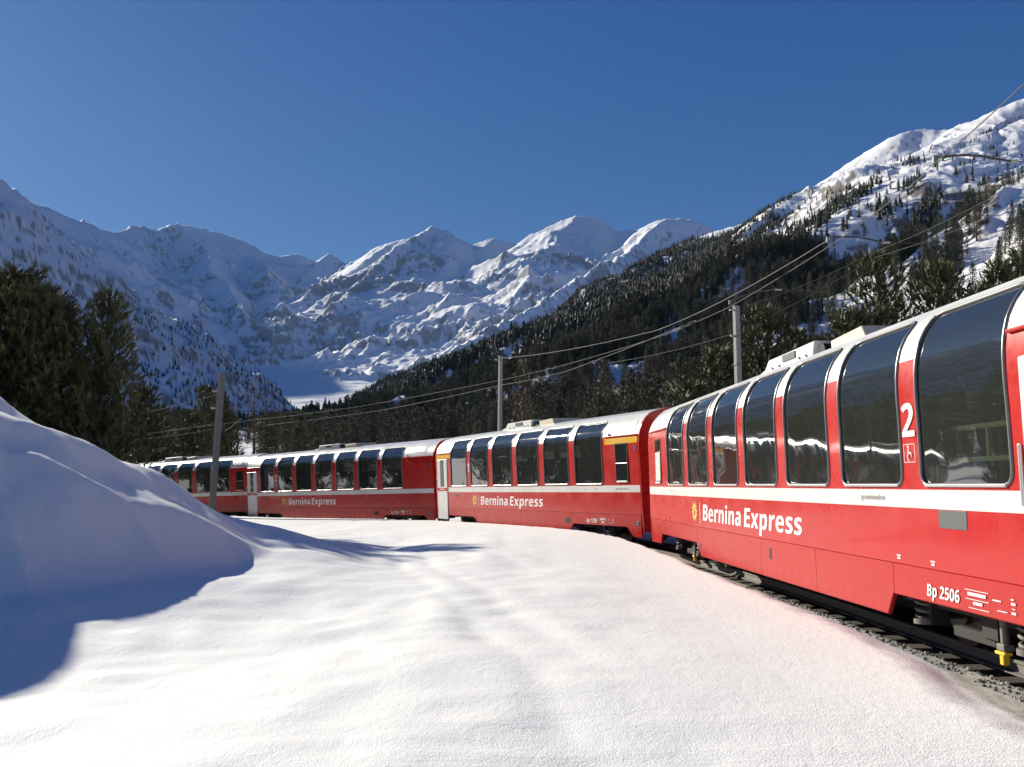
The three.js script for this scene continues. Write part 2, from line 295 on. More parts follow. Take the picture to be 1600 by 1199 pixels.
// ------------------------------------------------------------------ the train
const font = await new FontLoader().loadAsync('fonts/droid/droid_sans_bold.typeface.json');
const wear = noiseTexture(256, (x, y) => { const v = 0.93 + 0.05 * tile(x, y, 6) + 0.03 * tile(x, y, 24, 3); return [v, v, v * 0.99]; });
const wearRough = noiseTexture(256, (x, y) => { const v = 0.34 + 0.12 * tile(x, y, 5, 2) + 0.06 * tile(x, y, 30, 3); return [v, v, v]; });
const paint = (name, c, o = {}) => new THREE.MeshPhysicalMaterial({ name, color: c, roughness: 0.9, specularIntensity: 0.6, roughnessMap: wearRough, map: wear, clearcoat: 0.22, clearcoatRoughness: 0.07, side: THREE.DoubleSide, ...o });
const plain = (name, c, roughness = 0.6, metalness = 0) => new THREE.MeshStandardMaterial({ name, color: c, roughness, metalness, side: THREE.DoubleSide });
const M = {
  red: paint('red_paint', RGB(0.47, 0.012, 0.009)), white: paint('white_paint', RGB(0.72, 0.72, 0.70)), roof: paint('roof_paint', RGB(0.72, 0.71, 0.68), { clearcoat: 0.3, clearcoatRoughness: 0.2 }),
  stripe: paint('stripe_paint', RGB(0.70, 0.68, 0.65)), yellow: paint('yellow_band', RGB(0.75, 0.40, 0.012)), doorWhite: paint('door_paint', RGB(0.68, 0.68, 0.66)),
  redDark: plain('vent_red', RGB(0.16, 0.012, 0.014), 0.6), grey: plain('dark_grey_paint', RGB(0.075, 0.085, 0.09), 0.45), black: plain('rubber', RGB(0.012, 0.012, 0.012), 0.8),
  under: plain('underframe', RGB(0.03, 0.028, 0.026), 0.85), alu: plain('aluminium', RGB(0.62, 0.62, 0.62), 0.32, 0.9), steel: plain('dusty_steel', RGB(0.17, 0.155, 0.14), 0.65, 0.3), wheel: plain('wheel_steel', RGB(0.07, 0.06, 0.055), 0.5, 0.6),
  print: plain('white_print', RGB(0.74, 0.72, 0.70), 0.5), printGrey: plain('grey_print', RGB(0.30, 0.30, 0.31), 0.5), gold: plain('gold_print', RGB(0.80, 0.52, 0.06), 0.45), blue: plain('blue_mark', RGB(0.03, 0.06, 0.22), 0.4),
  floor: plain('carpet', RGB(0.06, 0.06, 0.065), 0.95), seat: plain('seat_fabric', RGB(0.09, 0.05, 0.05), 0.9), lining: plain('lining', RGB(0.16, 0.155, 0.14), 0.7), beige: plain('beige_rail', RGB(0.72, 0.66, 0.42), 0.45), unit: plain('roof_unit_paint', RGB(0.66, 0.64, 0.60), 0.5), unitBeige: plain('beige_unit_paint', RGB(0.62, 0.52, 0.38), 0.55), yellowPart: plain('yellow_tip', RGB(0.75, 0.5, 0.02), 0.5), orange: plain('marker_lens', RGB(0.8, 0.25, 0.02), 0.3),
  frame: plain('frame_seal', RGB(0.20, 0.20, 0.20), 0.35, 0.6), skirt: paint('dusty_red_paint', RGB(0.45, 0.014, 0.010), { clearcoat: 0.12, clearcoatRoughness: 0.25 }),
  glass: new THREE.MeshPhysicalMaterial({ name: 'tinted_glass', color: RGB(0.25, 0.28, 0.25), roughness: 0.02, transmission: 0.91, thickness: 0, ior: 2.35, side: THREE.DoubleSide }),
  darkGlass: new THREE.MeshPhysicalMaterial({ name: 'dark_glass', color: RGB(0.02, 0.023, 0.022), roughness: 0.04, side: THREE.DoubleSide }),
};
// half width of the body at height h over the rail
const SECTION = [[0.30, 1.318], [1.0, 1.325], [2.2, 1.327], [2.55, 1.336], [2.75, 1.332], [2.92, 1.310], [3.06, 1.272], [3.19, 1.205], [3.31, 1.110], [3.40, 1.015], [3.475, 0.905]];
function halfWidth(h) { for (let i = 0; i + 1 < SECTION.length; i++) if (h <= SECTION[i + 1][0]) { const [a, x] = SECTION[i], [b, y] = SECTION[i + 1]; return lerp(x, y, clamp((h - a) / (b - a), 0, 1)); } return SECTION[SECTION.length - 1][1]; }
const HW = (h) => (halfWidth(h - 0.03) + halfWidth(h) * 2 + halfWidth(h + 0.03)) / 4;
const ROOF = [[3.475, 0.905], [3.515, 0.80], [3.55, 0.68], [3.59, 0.48], [3.62, 0.25], [3.63, 0]];
// rows of skin between heights; spans(h) lists the [u0, u1] that are skin at that height
function skin(hs, spans, side, lift = 0, cut = 1) {
  const pos = [], idx = [], uv = [];
  const rows = hs.map((h) => spans(h));
  for (let k = 0; k < rows[0].length; k++) {
    const first = pos.length / 3, n = cut + 1;
    hs.forEach((h, i) => { for (let j = 0; j < n; j++) { const u = lerp(rows[i][k][0], rows[i][k][1], j / cut); pos.push(u, h, side * (HW(h) + lift)); uv.push(u / 3.1, h / 3.1); } });
    for (let i = 0; i + 1 < hs.length; i++) for (let j = 0; j < cut; j++) { const a = first + i * n + j, b = a + 1, c = a + n, e = c + 1; side > 0 ? idx.push(a, b, c, b, e, c) : idx.push(a, c, b, b, c, e); }
  }
  return geoFrom(pos, idx, uv);
}
const WB = 1.668, WT = 3.365, WR = 0.11, WINDOW = 1.475, PITCH_W = 1.86;
function inset(h, b = WB, t = WT, r = WR) { const rt = r * 0.55; return h < b + r ? r - Math.sqrt(Math.max(0, r * r - (b + r - h) ** 2)) : h > t - rt ? (1 - Math.sqrt(Math.max(0, 1 - ((h - t + rt) / rt) ** 2))) * r : 0; }
const WROWS = [0, 0.012, 0.03, 0.055, 0.11].map((q) => WB + q).concat([2.0, 2.3, 2.5, 2.65, 2.78, 2.92, 2.99, 3.06, 3.13, 3.19, 3.25, 3.305, 3.335, 3.352, WT]);
function windowGeo(seed) {             // one curved pane about u = 0, with a slight waviness of the glass
  const g = skin(WROWS, (h) => [[-WINDOW / 2 + inset(h), WINDOW / 2 - inset(h)]], 1, -0.012, 8), n = g.attributes.normal, p = g.attributes.position;
  for (let i = 0; i < n.count; i++) { const u = p.getX(i) + seed * 3.1, h = p.getY(i); const v = new THREE.Vector3(n.getX(i) + 0.006 * N2(u * 1.4, h * 1.1) + 0.003 * N2b(u * 4, h * 3), n.getY(i) + 0.006 * N2b(u * 1.2, h * 1.5 + 4), n.getZ(i)).normalize(); n.setXYZ(i, v.x, v.y, v.z); }
  return g;
}
function frameGeo() {
  const pts = [], rows = WROWS.map((h) => h);
  for (const h of rows) pts.push([-WINDOW / 2 + inset(h), h]);
  for (let k = 1; k < 6; k++) pts.push([lerp(-WINDOW / 2 + WR, WINDOW / 2 - WR, k / 6), WT]);
  for (const h of rows.slice().reverse()) pts.push([WINDOW / 2 - inset(h), h]);
  for (let k = 1; k < 6; k++) pts.push([lerp(WINDOW / 2 - WR, -WINDOW / 2 + WR, k / 6), WB]);
  return new THREE.TubeGeometry(new THREE.CatmullRomCurve3(pts.map(([u, h]) => new THREE.Vector3(u, h, HW(h) + 0.002)), true, 'centripetal'), 120, 0.019, 6, true);
}
const panes = [1, 2, 3, 4, 5, 6, 7].map(windowGeo), paneFrame = frameGeo();
const sill = box(WINDOW - 0.16, 0.03, 0.03, 0, WB - 0.004, HW(WB) + 0.012, 0.008);
function textGeo(text, size, slant = 0) {
  const g = new THREE.ShapeGeometry(font.generateShapes(text, size), 5); g.computeBoundingBox(); const b = g.boundingBox;
  g.translate(-b.min.x, 0, 0);
  if (slant) { const p = g.attributes.position; for (let i = 0; i < p.count; i++) p.setX(i, p.getX(i) + p.getY(i) * slant); }
  return g;
}
const CAP = (() => { const g = new THREE.ShapeGeometry(font.generateShapes('B', 1), 3); g.computeBoundingBox(); return g.boundingBox.max.y - g.boundingBox.min.y; })();
function fitText(text, u0, u1, base, cap, slant = 0) { const g = textGeo(text, cap / CAP, slant); g.computeBoundingBox(); return g.scale((u1 - u0) / g.boundingBox.max.x, 1, 1).translate(u0, base, 0); }
function emblemShape() {
  const s = new THREE.Shape(), n = 12;
  for (let k = 0; k < n * 2; k++) { const a = k * Math.PI / n, r = k % 2 ? 0.125 : 0.215; k ? s.lineTo(Math.cos(a + (k % 2 ? 0 : 0.10)) * r, Math.sin(a + (k % 2 ? 0 : 0.10)) * r) : s.moveTo(r, 0.02); }
  s.closePath();
  const h = new THREE.Path(); h.absarc(0, 0, 0.092, 0, TAU, true); s.holes.push(h);
  return s;
}
const emblemGeo = new THREE.ShapeGeometry(emblemShape(), 10), emblemCore = merge([new THREE.RingGeometry(0.030, 0.052, 14, 1, 0.4, 4.4), new THREE.CircleGeometry(0.018, 10).translate(0.045, 0.035, 0)]), emblemDisc = new THREE.CircleGeometry(0.094, 24);
// seats
const seatGeo = merge([box(0.46, 0.12, 0.96, 0, 0.42, 0, 0.04), box(0.13, 0.72, 0.96, 0.25, 0.78, 0, 0.05), box(0.12, 0.22, 0.40, 0.27, 1.20, 0.24, 0.05), box(0.12, 0.22, 0.40, 0.27, 1.20, -0.24, 0.05), box(0.36, 0.36, 0.10, 0, 0.2, 0, 0.02)]);
// running gear
function helix(r, h, turns, wire) { const p = []; for (let k = 0; k <= turns * 10; k++) { const a = k / 10 * TAU; p.push(new THREE.Vector3(Math.cos(a) * r, h * k / (turns * 10), Math.sin(a) * r)); } return new THREE.TubeGeometry(new THREE.CatmullRomCurve3(p), turns * 12, wire, 5, false); }
const springGeo = merge([helix(0.085, 0.36, 5, 0.02), cyl(0.12, 0.12, 0.05, 0, -0.03, 0, 14), cyl(0.12, 0.12, 0.04, 0, 0.38, 0, 14)]);
const damperGeo = merge([cyl(0.035, 0.035, 0.26, 0, 0.13, 0, 10), cyl(0.05, 0.05, 0.26, 0, 0.36, 0, 10), box(0.12, 0.06, 0.10, 0, 0.0, 0)]);
const tipGeo = merge([box(0.15, 0.03, 0.08, 0, -0.05, 0), box(0.06, 0.10, 0.06, 0.01, -0.10, 0)]);
const wheelGeo = merge([cyl(0.34, 0.34, 0.10, 0, 0, 0, 28, 'z'), cyl(0.37, 0.37, 0.025, 0, 0, -0.06, 28, 'z'), cyl(0.12, 0.12, 0.16, 0, 0, 0.02, 14, 'z')]);
const bogieFrameGeo = merge([box(2.5, 0.16, 0.14, 0, 0.50, 0.92), box(2.5, 0.16, 0.14, 0, 0.50, -0.92), box(0.5, 0.18, 1.9, 0, 0.5, 0), box(0.3, 0.26, 0.2, 0.9, 0.37, 0.95), box(0.3, 0.26, 0.2, -0.9, 0.37, 0.95), box(0.3, 0.26, 0.2, 0.9, 0.37, -0.95), box(0.3, 0.26, 0.2, -0.9, 0.37, -0.95), cyl(0.06, 0.06, 1.9, 0.9, 0.34, 0, 8, 'z'), cyl(0.06, 0.06, 1.9, -0.9, 0.34, 0, 8, 'z'), box(0.7, 0.1, 0.12, 0.0, 0.26, 0.98), box(0.25, 0.28, 0.1, 0.32, 0.42, 1.02)]);
function bogie(car, u) {
  const b = mesh('bogie', bogieFrameGeo, M.under, car); b.position.set(u, 0, 0);
  for (const [x, z] of [[0.9, 0.55], [-0.9, 0.55], [0.9, -0.55], [-0.9, -0.55]]) { const w = mesh('wheel', wheelGeo, M.wheel, b); w.position.set(x, 0.34, z); if (z < 0) w.rotation.y = Math.PI; }
  mesh('spring', springGeo, M.steel, b).position.set(0.88, 0.30, 1.04);
  mesh('spring', springGeo, M.steel, b).position.set(-0.88, 0.30, 1.04);
  mesh('damper', damperGeo, M.steel, b).position.set(0.58, 0.26, 1.09);
  mesh('damper_tip', tipGeo, M.yellowPart, b).position.set(0.58, 0.26, 1.11);
  return b;
}
function prism(pts, depth, z) { const g = new THREE.ExtrudeGeometry(new THREE.Shape(pts.map(([a, b]) => new THREE.Vector2(a, b))), { depth, bevelEnabled: true, bevelThickness: 0.012, bevelSize: 0.012, bevelSegments: 1 }); return g.translate(0, 0, z); }
const gridGeo = (w, h, n) => merge(Array.from({ length: n }, (_, k) => box(w, h / n * 0.45, 0.02, 0, -h / 2 + h * (k + 0.5) / n, 0, 0.004)));

function carriage(k, o) {
  const C = CARS[k], L = C.L, car = thing('railway_carriage', o.label, 'train carriage', 'carriages of the red train');
  const mid = C.P.clone().addScaledVector(C.e, -L / 2);
  car.position.copy(mid); car.quaternion.setFromRotationMatrix(new THREE.Matrix4().makeBasis(C.e.clone().negate(), C.up, C.n));
  const U = (u) => u - L / 2, near = (g, lift = 0.004, h = 1.2) => g.translate(-L / 2, 0, HW(h) + lift);
  const wins = Array.from({ length: o.n }, (_, i) => o.w0 + i * PITCH_W + WINDOW / 2);     // pane centres
  const solid = () => [[U(0), U(L)]];
  const holes = (h) => { const s = inset(h), out = [[U(0), 0]]; for (const c of wins) { out[out.length - 1][1] = U(c - WINDOW / 2 + s); out.push([U(c + WINDOW / 2 - s), 0]); } out[out.length - 1][1] = U(L); return out; };
  const low = WROWS.filter((h) => h <= 2.921), high = WROWS.filter((h) => h >= 2.919);
  const roof = [];
  for (const s of [1, -1]) {
    mesh('side_panel', merge([skin([0.868, 1.15, 1.441], solid, s, 0, 6), skin([1.622, WB], solid, s, 0, 6), skin(low, holes, s)]), M.red, car);
    mesh('stripe', skin([1.441, 1.53, 1.622], solid, s, 0, 6), M.stripe, car);
    roof.push(skin(high, holes, s), skin([WT, 3.40, 3.44, 3.475], solid, s, 0, 6));
    const pos = [], idx = [], uv = []; ROOF.forEach(([h, v]) => { for (const u of [0, L]) { pos.push(U(u), h, s * v); uv.push(u / 3.1, v / 3.1); } });
    for (let i = 0; i + 1 < ROOF.length; i++) { const a = i * 2; s > 0 ? idx.push(a, a + 1, a + 2, a + 1, a + 3, a + 2) : idx.push(a, a + 2, a + 1, a + 1, a + 2, a + 3); }
    roof.push(geoFrom(pos, idx, uv));
  }
  mesh('roof', merge(roof), M.roof, car);
  // end walls: the body's section closed off
  const sec = new THREE.Shape(); [[0.9, 0.42], [1.30, 0.42], ...SECTION.slice(1).map(([h, v]) => [v - 0.004, h]), ...ROOF.slice(1, -1).map(([h, v]) => [v, h - 0.004])].forEach(([v, h], i) => i ? sec.lineTo(v, h) : sec.moveTo(v, h));
  for (const [h, v] of [...ROOF].reverse()) sec.lineTo(-v, h - 0.004); for (const [h, v] of [...SECTION].reverse().slice(1, -1)) sec.lineTo(-v + 0.004, h); sec.lineTo(-1.30, 0.42); sec.closePath();
  const endGeo = new THREE.ExtrudeGeometry(sec, { depth: 0.05, bevelEnabled: false }).rotateY(Math.PI / 2);
  mesh('end_wall', endGeo, M.red, car).position.x = U(-0.052); mesh('end_wall', endGeo, M.red, car).position.x = U(L + 0.002);
  for (const u of [-0.2, L + 0.2]) {
    mesh('gangway', merge([0, 1, 2].map((i) => box(0.09, 2.15, 1.25, U(u) - 0.1 + 0.1 * i, 2.0, 0, 0.03)).concat(box(0.26, 2.06, 1.16, U(u), 2.0, 0, 0.02))), M.black, car);
    mesh('coupling', merge([box(0.5, 0.16, 0.22, U(u), 0.75, 0), cyl(0.03, 0.03, 0.5, U(u), 0.6, 0.4, 6, 'x')]), M.under, car);
  }
  mesh('end_rail', merge([box(0.03, 0.03, 0.5, U(L + 0.08), 1.92, 0.85), box(0.03, 0.16, 0.03, U(L + 0.08), 1.9, 1.05)]), M.alu, car);
  // windows: a pane each with its frame; those of the far side too
  wins.forEach((c, i) => {
    const w = mesh('window', panes[i % panes.length], M.glass, car); w.position.x = U(c);
    mesh('frame', paneFrame, M.frame, w); mesh('sill', sill, M.alu, w);
    const f = mesh('window', panes[(i + 3) % panes.length], M.glass, car); f.position.x = U(c); f.rotation.y = Math.PI;
    mesh('frame', paneFrame, M.alu, f);
  });
  // skirt panels with the cut-outs over the bogies
  const bottom = (u) => { const p = o.profile; for (let i = 0; i + 1 < p.length; i++) if (u <= p[i + 1][0]) return lerp(p[i][1], p[i + 1][1], (u - p[i][0]) / (p[i + 1][0] - p[i][0])); return p[p.length - 1][1]; };
  for (const s of [1, -1]) for (let i = 0; i + 1 < o.splits.length; i++) {
    const a = o.splits[i] + 0.006, b = o.splits[i + 1] - 0.006, pts = [[a, 0.856], [a, bottom(a)], ...o.profile.filter(([u]) => u > a && u < b), [b, bottom(b)], [b, 0.856]].map(([u, h]) => [U(u), h]);
    mesh('skirt_panel', prism(pts, 0.03, s > 0 ? 1.277 : -1.307), M.skirt, car);
  }
  mesh('underframe', merge([box(L - 0.1, 0.42, 2.3, 0, 0.86, 0), box(L - 9.6, 0.42, 1.9, 0, 0.56, 0), box(L - 0.3, 0.1, 2.56, 0, 0.92, 0)]), M.under, car);
  for (const [a, b] of o.gutters) mesh('gutter', box(b - a, 0.035, 0.05, U((a + b) / 2), 2.925, HW(2.92) + 0.012, 0.012), M.red, car);
  bogie(car, U(2.75)); bogie(car, U(L - 2.75));
  // inside
  mesh('floor', box(L - 0.2, 0.06, 2.58, 0, 1.12, 0), M.floor, car);
  mesh('ceiling', box(L - 0.3, 0.04, 1.3, 0, 3.44, 0), M.lining, car);
  for (const s of [-1, 1]) mesh('lining', box(L - 0.2, 0.5, 0.03, 0, 1.38, s * 1.26), M.lining, car);
  for (const u of [o.w0 - 0.12, o.w0 + (o.n - 1) * PITCH_W + WINDOW + 0.12]) mesh('partition', box(0.05, 2.2, 1.5, U(u), 2.22, -0.4), M.lining, car);
  for (let u = o.w0 + 0.4, i = 0; u < o.w0 + o.n * PITCH_W - 0.5; u += 0.93, i++) for (const z of [0.70, -0.70]) { if (o.rack && u > 12.8 && z > 0) continue; const s = mesh('seat', seatGeo, M.seat, car); s.position.set(U(u), 1.15, z); if (i % 2) s.rotation.y = Math.PI; }
  if (o.rack) mesh('luggage_rack', merge([2.20, 1.90].map((h) => box(1.22, 0.05, 0.05, U(13.98), h, 1.08)).concat([13.45, 13.95, 14.45].map((u) => box(0.05, 0.30, 0.04, U(u), 2.05, 1.08)), [13.7, 14.2].map((u) => box(0.05, 0.24, 0.04, U(u), 2.03, 0.55)))), M.beige, car);
  // door
  if (o.door) {
    const [a, b] = o.door, c = (a + b) / 2, w = b - a;
    const d = mesh('door', box(w, 2.30, 0.045, 0, 0, 0, 0.02), M.doorWhite, car); d.position.set(U(c), 1.55, 1.329);
    mesh('frame', merge([box(0.26 + 0.07, 1.02, 0.012, 0, 0.62, 0.026), ]), M.black, d); mesh('pane', box(0.27, 0.96, 0.012, 0, 0.62, 0.030, 0.05), M.darkGlass, d);
    mesh('plate', box(w - 0.02, 0.13, 0.008, 0, 0.0, 0.025, 0.003), M.red, d); mesh('plate_lettering', box(w * 0.45, 0.022, 0.004, 0.03, 0.0, 0.031, 0.001), M.print, d);
    mesh('handle', box(0.03, 0.5, 0.03, -w / 2 - 0.05, 0.2, 0.02), M.alu, d);
  }
  if (o.toilet) {
    const [a, b] = o.toilet, w = mesh('window', box(b - a - 0.06, 0.96, 0.012, 0, 0, 0, 0.005), M.darkGlass, car); w.position.set(U((a + b) / 2), 2.22, HW(2.2) + 0.006);
    mesh('frame', merge([box(b - a, 0.035, 0.03, 0, 0.49, 0), box(b - a, 0.035, 0.03, 0, -0.49, 0), box(0.035, 1.0, 0.03, (b - a) / 2 - 0.02, 0, 0), box(0.035, 1.0, 0.03, -(b - a) / 2 + 0.02, 0, 0)]), M.black, w);
    if (o.blind) mesh('blind', box(b - a - 0.08, 0.66, 0.01, 0, -0.13, 0.008, 0.002), M.doorWhite, w); else { mesh('bar', box(b - a - 0.06, 0.025, 0.02, 0, -0.02, 0.006), M.alu, w); }
    mesh('sill', box(b - a - 0.1, 0.045, 0.04, 0, -0.50, 0.012), M.white, w);
  }
  for (const [a, b] of o.bands ?? []) mesh('yellow_band', skin([2.715, 2.80, 2.885], () => [[U(a), U(b)]], 1, 0.004, 2), M.yellow, car);
  // print
  if (o.text) {
    const [e, t0, t1] = o.text;
    mesh('lettering', near(merge([fitText('Bernina', t0, lerp(t0, t1, 0.468), 1.0, 0.30, 0.12), fitText('Express', lerp(t0, t1, 0.50), t1, 1.0, 0.30, 0.12), new THREE.PlaneGeometry(0.025, 0.40).translate(t0 - 0.2, 1.135, 0)])), M.print, car);
    const g = mesh('emblem', emblemGeo, M.gold, car); g.position.set(U(e), 1.15, HW(1.2) + 0.005);
    mesh('emblem_disc', emblemDisc, M.redDark, g).position.z = -0.001; mesh('emblem_core', emblemCore, M.gold, g).position.z = 0.001;
  }
  if (o.digit) mesh('class_number', near(fitText(o.digit[0], o.digit[1], o.digit[1] + o.digit[2], 2.15, 0.335), 0.006, 2.45), M.print, car);
  if (o.digit?.[0] === '2') { const u = o.digit[1] + 0.02, g = [box(0.22, 0.006, 0.002, u + 0.09, 2.075, 0, 0.001), box(0.22, 0.006, 0.002, u + 0.09, 1.895, 0, 0.001), box(0.006, 0.18, 0.002, u + 0.20, 1.985, 0, 0.001), box(0.006, 0.18, 0.002, u - 0.02, 1.985, 0, 0.001), new THREE.TorusGeometry(0.042, 0.008, 4, 14, 4.6).translate(u + 0.10, 1.95, 0), box(0.014, 0.075, 0.002, u + 0.07, 2.0, 0, 0.001), box(0.06, 0.012, 0.002, u + 0.10, 1.985, 0, 0.001), new THREE.CircleGeometry(0.014, 8).translate(u + 0.066, 2.052, 0)]; mesh('wheelchair_sign', near(merge(g.map((q) => { const f = flat(q); f.deleteAttribute('uv'); return f; })), 0.006, 2.0), M.print, car); }
  mesh('stripe_lettering', near(fitText('graubünden', o.stripeText, o.stripeText + 0.58, 1.51, 0.055), 0.005, 1.5), M.printGrey, car);
  if (o.number) {
    mesh('number', near(fitText(o.number, o.numberAt, o.numberAt + 0.58, 0.605, 0.115, 0.15), 0.006, 0.6), M.print, car);
    const q = []; for (const [a, b, h, t] of [[0.68, 1.04, 0.745, 0.006], [0.68, 1.04, 0.665, 0.006], [0.72, 1.0, 0.71, 0.028], [0.80, 0.94, 0.635, 0.025], [0.72, 1.04, 0.59, 0.006], [1.10, 1.22, 0.70, 0.012], [1.16, 1.30, 0.62, 0.008], [1.36, 1.40, 0.735, 0.012], [1.36, 1.42, 0.70, 0.02], [1.37, 1.41, 0.66, 0.008], [1.36, 1.42, 0.625, 0.02]]) q.push(box(b - a, t, 0.002, o.numberAt + (a + b) / 2, h, 0, 0.0008));
    mesh('data_print', near(merge(q), 0.006, 0.6), M.print, car);
  }
  for (const [u, h] of o.marks ?? []) mesh('mark', near(merge([box(0.085, 0.012, 0.003, u, h, 0, 0.001), box(0.06, 0.022, 0.003, u, h - 0.028, 0, 0.001)]), 0.002), M.print, car);
  for (const [u, h, w, t, m] of o.plates ?? []) mesh(m === 'redDark' ? 'vent_grille' : 'panel_cover', m === 'redDark' ? gridGeo(w, t, 6).translate(U(u), h, 1.304) : near(box(w, t, 0.008, u, h, 0, 0.003), 0.001), M[m], car);
  for (const [u, h, w, t] of o.slots ?? []) mesh('recess', box(w, t, 0.012, U(u), h, 1.316, 0.003), M.black, car);
  for (const [u, h] of o.rivets ?? []) mesh('stripe_plug', cyl(0.016, 0.016, 0.012, U(u), h, HW(1.5), 8, 'z'), M.grey, car);
  for (const [u, h] of o.lenses ?? []) mesh('marker_lens', new THREE.SphereGeometry(0.03, 8, 6).translate(U(u), h, HW(1.0)), M.orange, car);
  if (o.hatch) { const [a, b] = o.hatch; mesh('roof_hatch', skin([3.09, 3.15, 3.22, 3.29], () => [[U(a), U(b)]], 1, 0.012, 2), plainHatch, car); mesh('latch', cyl(0.02, 0.02, 0.09, U(a - 0.35), 2.98, HW(2.98) + 0.02, 6), M.grey, car); }
  mesh('edge_sign', new THREE.CircleGeometry(0.09, 3).rotateZ(-Math.PI / 2).translate(U(L - 0.13), 2.58, HW(2.58) + 0.005), M.blue, car);
  // roof equipment
  const r = o.roofUnit;
  const q = o.unitScale ?? 1, P = (list) => prism(list.map(([a, h]) => [U(r + a * q), h]), 1.1, -0.55);
  const u1 = mesh('roof_unit', P([[0.1, 3.45], [0.2, 3.60], [0.45, 3.64], [0.62, 3.78], [2.42, 3.80], [2.3, 3.45]]), M.unit, car);
  mesh('grille', box(0.5 * q, 0.11, 0.02, U(r + 1.5 * q), 3.72, 0.572, 0.004), M.grey, u1); for (const a of [0.8, 1.1, 1.9, 2.15]) mesh('bolt', cyl(0.02, 0.02, 0.03, U(r + a * q), 3.63, 0.572, 8, 'z'), M.steel, u1);
  mesh('compressor', merge([cyl(0.11, 0.11, 0.8, U(r + 2.55 * q), 3.64, 0.1, 12, 'z'), cyl(0.07, 0.07, 0.45, U(r + 2.75 * q), 3.62, 0.3, 10, 'x'), box(0.5, 0.08, 1.0, U(r + 2.7 * q), 3.59, 0), cyl(0.04, 0.04, 0.6, U(r + 2.65 * q), 3.72, 0.35, 8, 'x')]), M.black, car);
  mesh('roof_unit', P([[3.0, 3.45], [2.98, 3.70], [3.85, 3.74], [4.05, 3.45]]), M.unitBeige, car);
  return car;
}
const plainHatch = plain('hatch_paint', RGB(0.50, 0.45, 0.45), 0.6);
const feetL = (L) => [[0.06, 0.57], [3.47, 0.57], [3.88, 0.335], [L - 3.70, 0.335], [L - 3.46, 0.55], [L - 0.71, 0.55], [L - 0.41, 0.30], [L - 0.04, 0.30]];
carriage(0, {
  label: 'nearest red carriage, number 2 beside its large foreground windows', n: 7, w0: 2.03, rack: true, door: [14.86, 15.9], toilet: [0.78, 1.36], blind: true, gutters: [[0.05, 1.98], [14.72, 16.1]],
  profile: [[0.08, 0.32], [1.09, 0.335], [1.22, 0.56], [4.29, 0.56], [4.65, 0.32], [12.28, 0.32], [12.43, 0.55], [15.2, 0.55], [15.5, 0.32], [16.1, 0.32]], splits: [0.08, 1.62, 4.36, 8.2, 10.35, 12.46, 16.1],
  text: [4.28, 4.89, 9.96], digit: ['2', 12.87, 0.25], stripeText: 11.8, number: 'Bp 2506', numberAt: 13.15, plates: [[13.70, 1.35, 0.48, 0.17, 'grey']], slots: [[1.62, 0.70, 0.05, 0.30], [4.62, 0.50, 0.09, 0.12], [8.62, 0.66, 0.10, 0.16]],
  rivets: [[2.35, 1.545], [2.75, 1.545]], marks: [[12.62, 0.95], [13.3, 0.94]], lenses: [[1.62, 0.9]], roofUnit: 6.0, unitScale: 1.13,
});
carriage(1, {
  label: 'red carriage with yellow bands above its door and end window', n: 6, w0: 1.5, door: [0.12, 1.12], toilet: [12.95, 13.55], gutters: [[0.05, 1.44], [12.44, 13.98]], bands: [[0.02, 1.45], [12.45, 14.0]],
  profile: feetL(14.025), splits: [1.14, 3.6, 7.2, 10.45, 13.985], text: [3.63, 4.14, 8.78], digit: ['1', 3.11, 0.13], stripeText: 12.9, number: 'Ap 1295', numberAt: 11.3, plates: [[8.3, 0.47, 0.5, 0.22, 'redDark'], [8.88, 0.47, 0.5, 0.22, 'redDark'], [2.0, 1.34, 0.24, 0.12, 'grey'], [13.85, 0.64, 0.14, 0.12, 'grey']], slots: [[10.24, 0.63, 0.32, 0.15]],
  rivets: [[11.3, 1.53], [11.9, 1.53]], hatch: [13.0, 13.85], roofUnit: 4.35,
});
carriage(2, {
  label: 'shaded red carriage third along, with grey door and blank end wall panel', n: 7, w0: 1.5, door: [0.02, 1.08], gutters: [[0.05, 1.44], [14.3, 16.1]],
  profile: feetL(16.235), splits: [1.1, 3.6, 8.2, 12.66, 16.195], text: [3.93, 4.42, 8.83], digit: ['2', 3.07, 0.2], stripeText: 10.9, number: 'Bp 2524', numberAt: 13.2, plates: [[9.1, 0.47, 0.5, 0.22, 'redDark'], [9.7, 0.47, 0.7, 0.22, 'redDark'], [1.9, 1.34, 0.3, 0.14, 'grey'], [15.9, 0.64, 0.14, 0.12, 'grey']], slots: [[12.1, 0.63, 0.3, 0.15]], rivets: [[12.4, 1.53], [13.2, 1.53]], hatch: [14.9, 15.7], roofUnit: 5.6,
});
carriage(3, {
  label: 'farthest red carriage, partly hidden behind the snow mound and the mast', n: 7, w0: 2.0, door: [0.3, 1.3], toilet: [15.25, 15.85], gutters: [[0.05, 1.9], [14.7, 16.5]],
  profile: feetL(16.635), splits: [1.4, 3.6, 8.2, 13.0, 16.6], text: [4.4, 4.9, 9.4], stripeText: 15.3, plates: [[16.3, 0.64, 0.14, 0.12, 'grey']], hatch: [14.95, 15.7], roofUnit: 6.2,
});

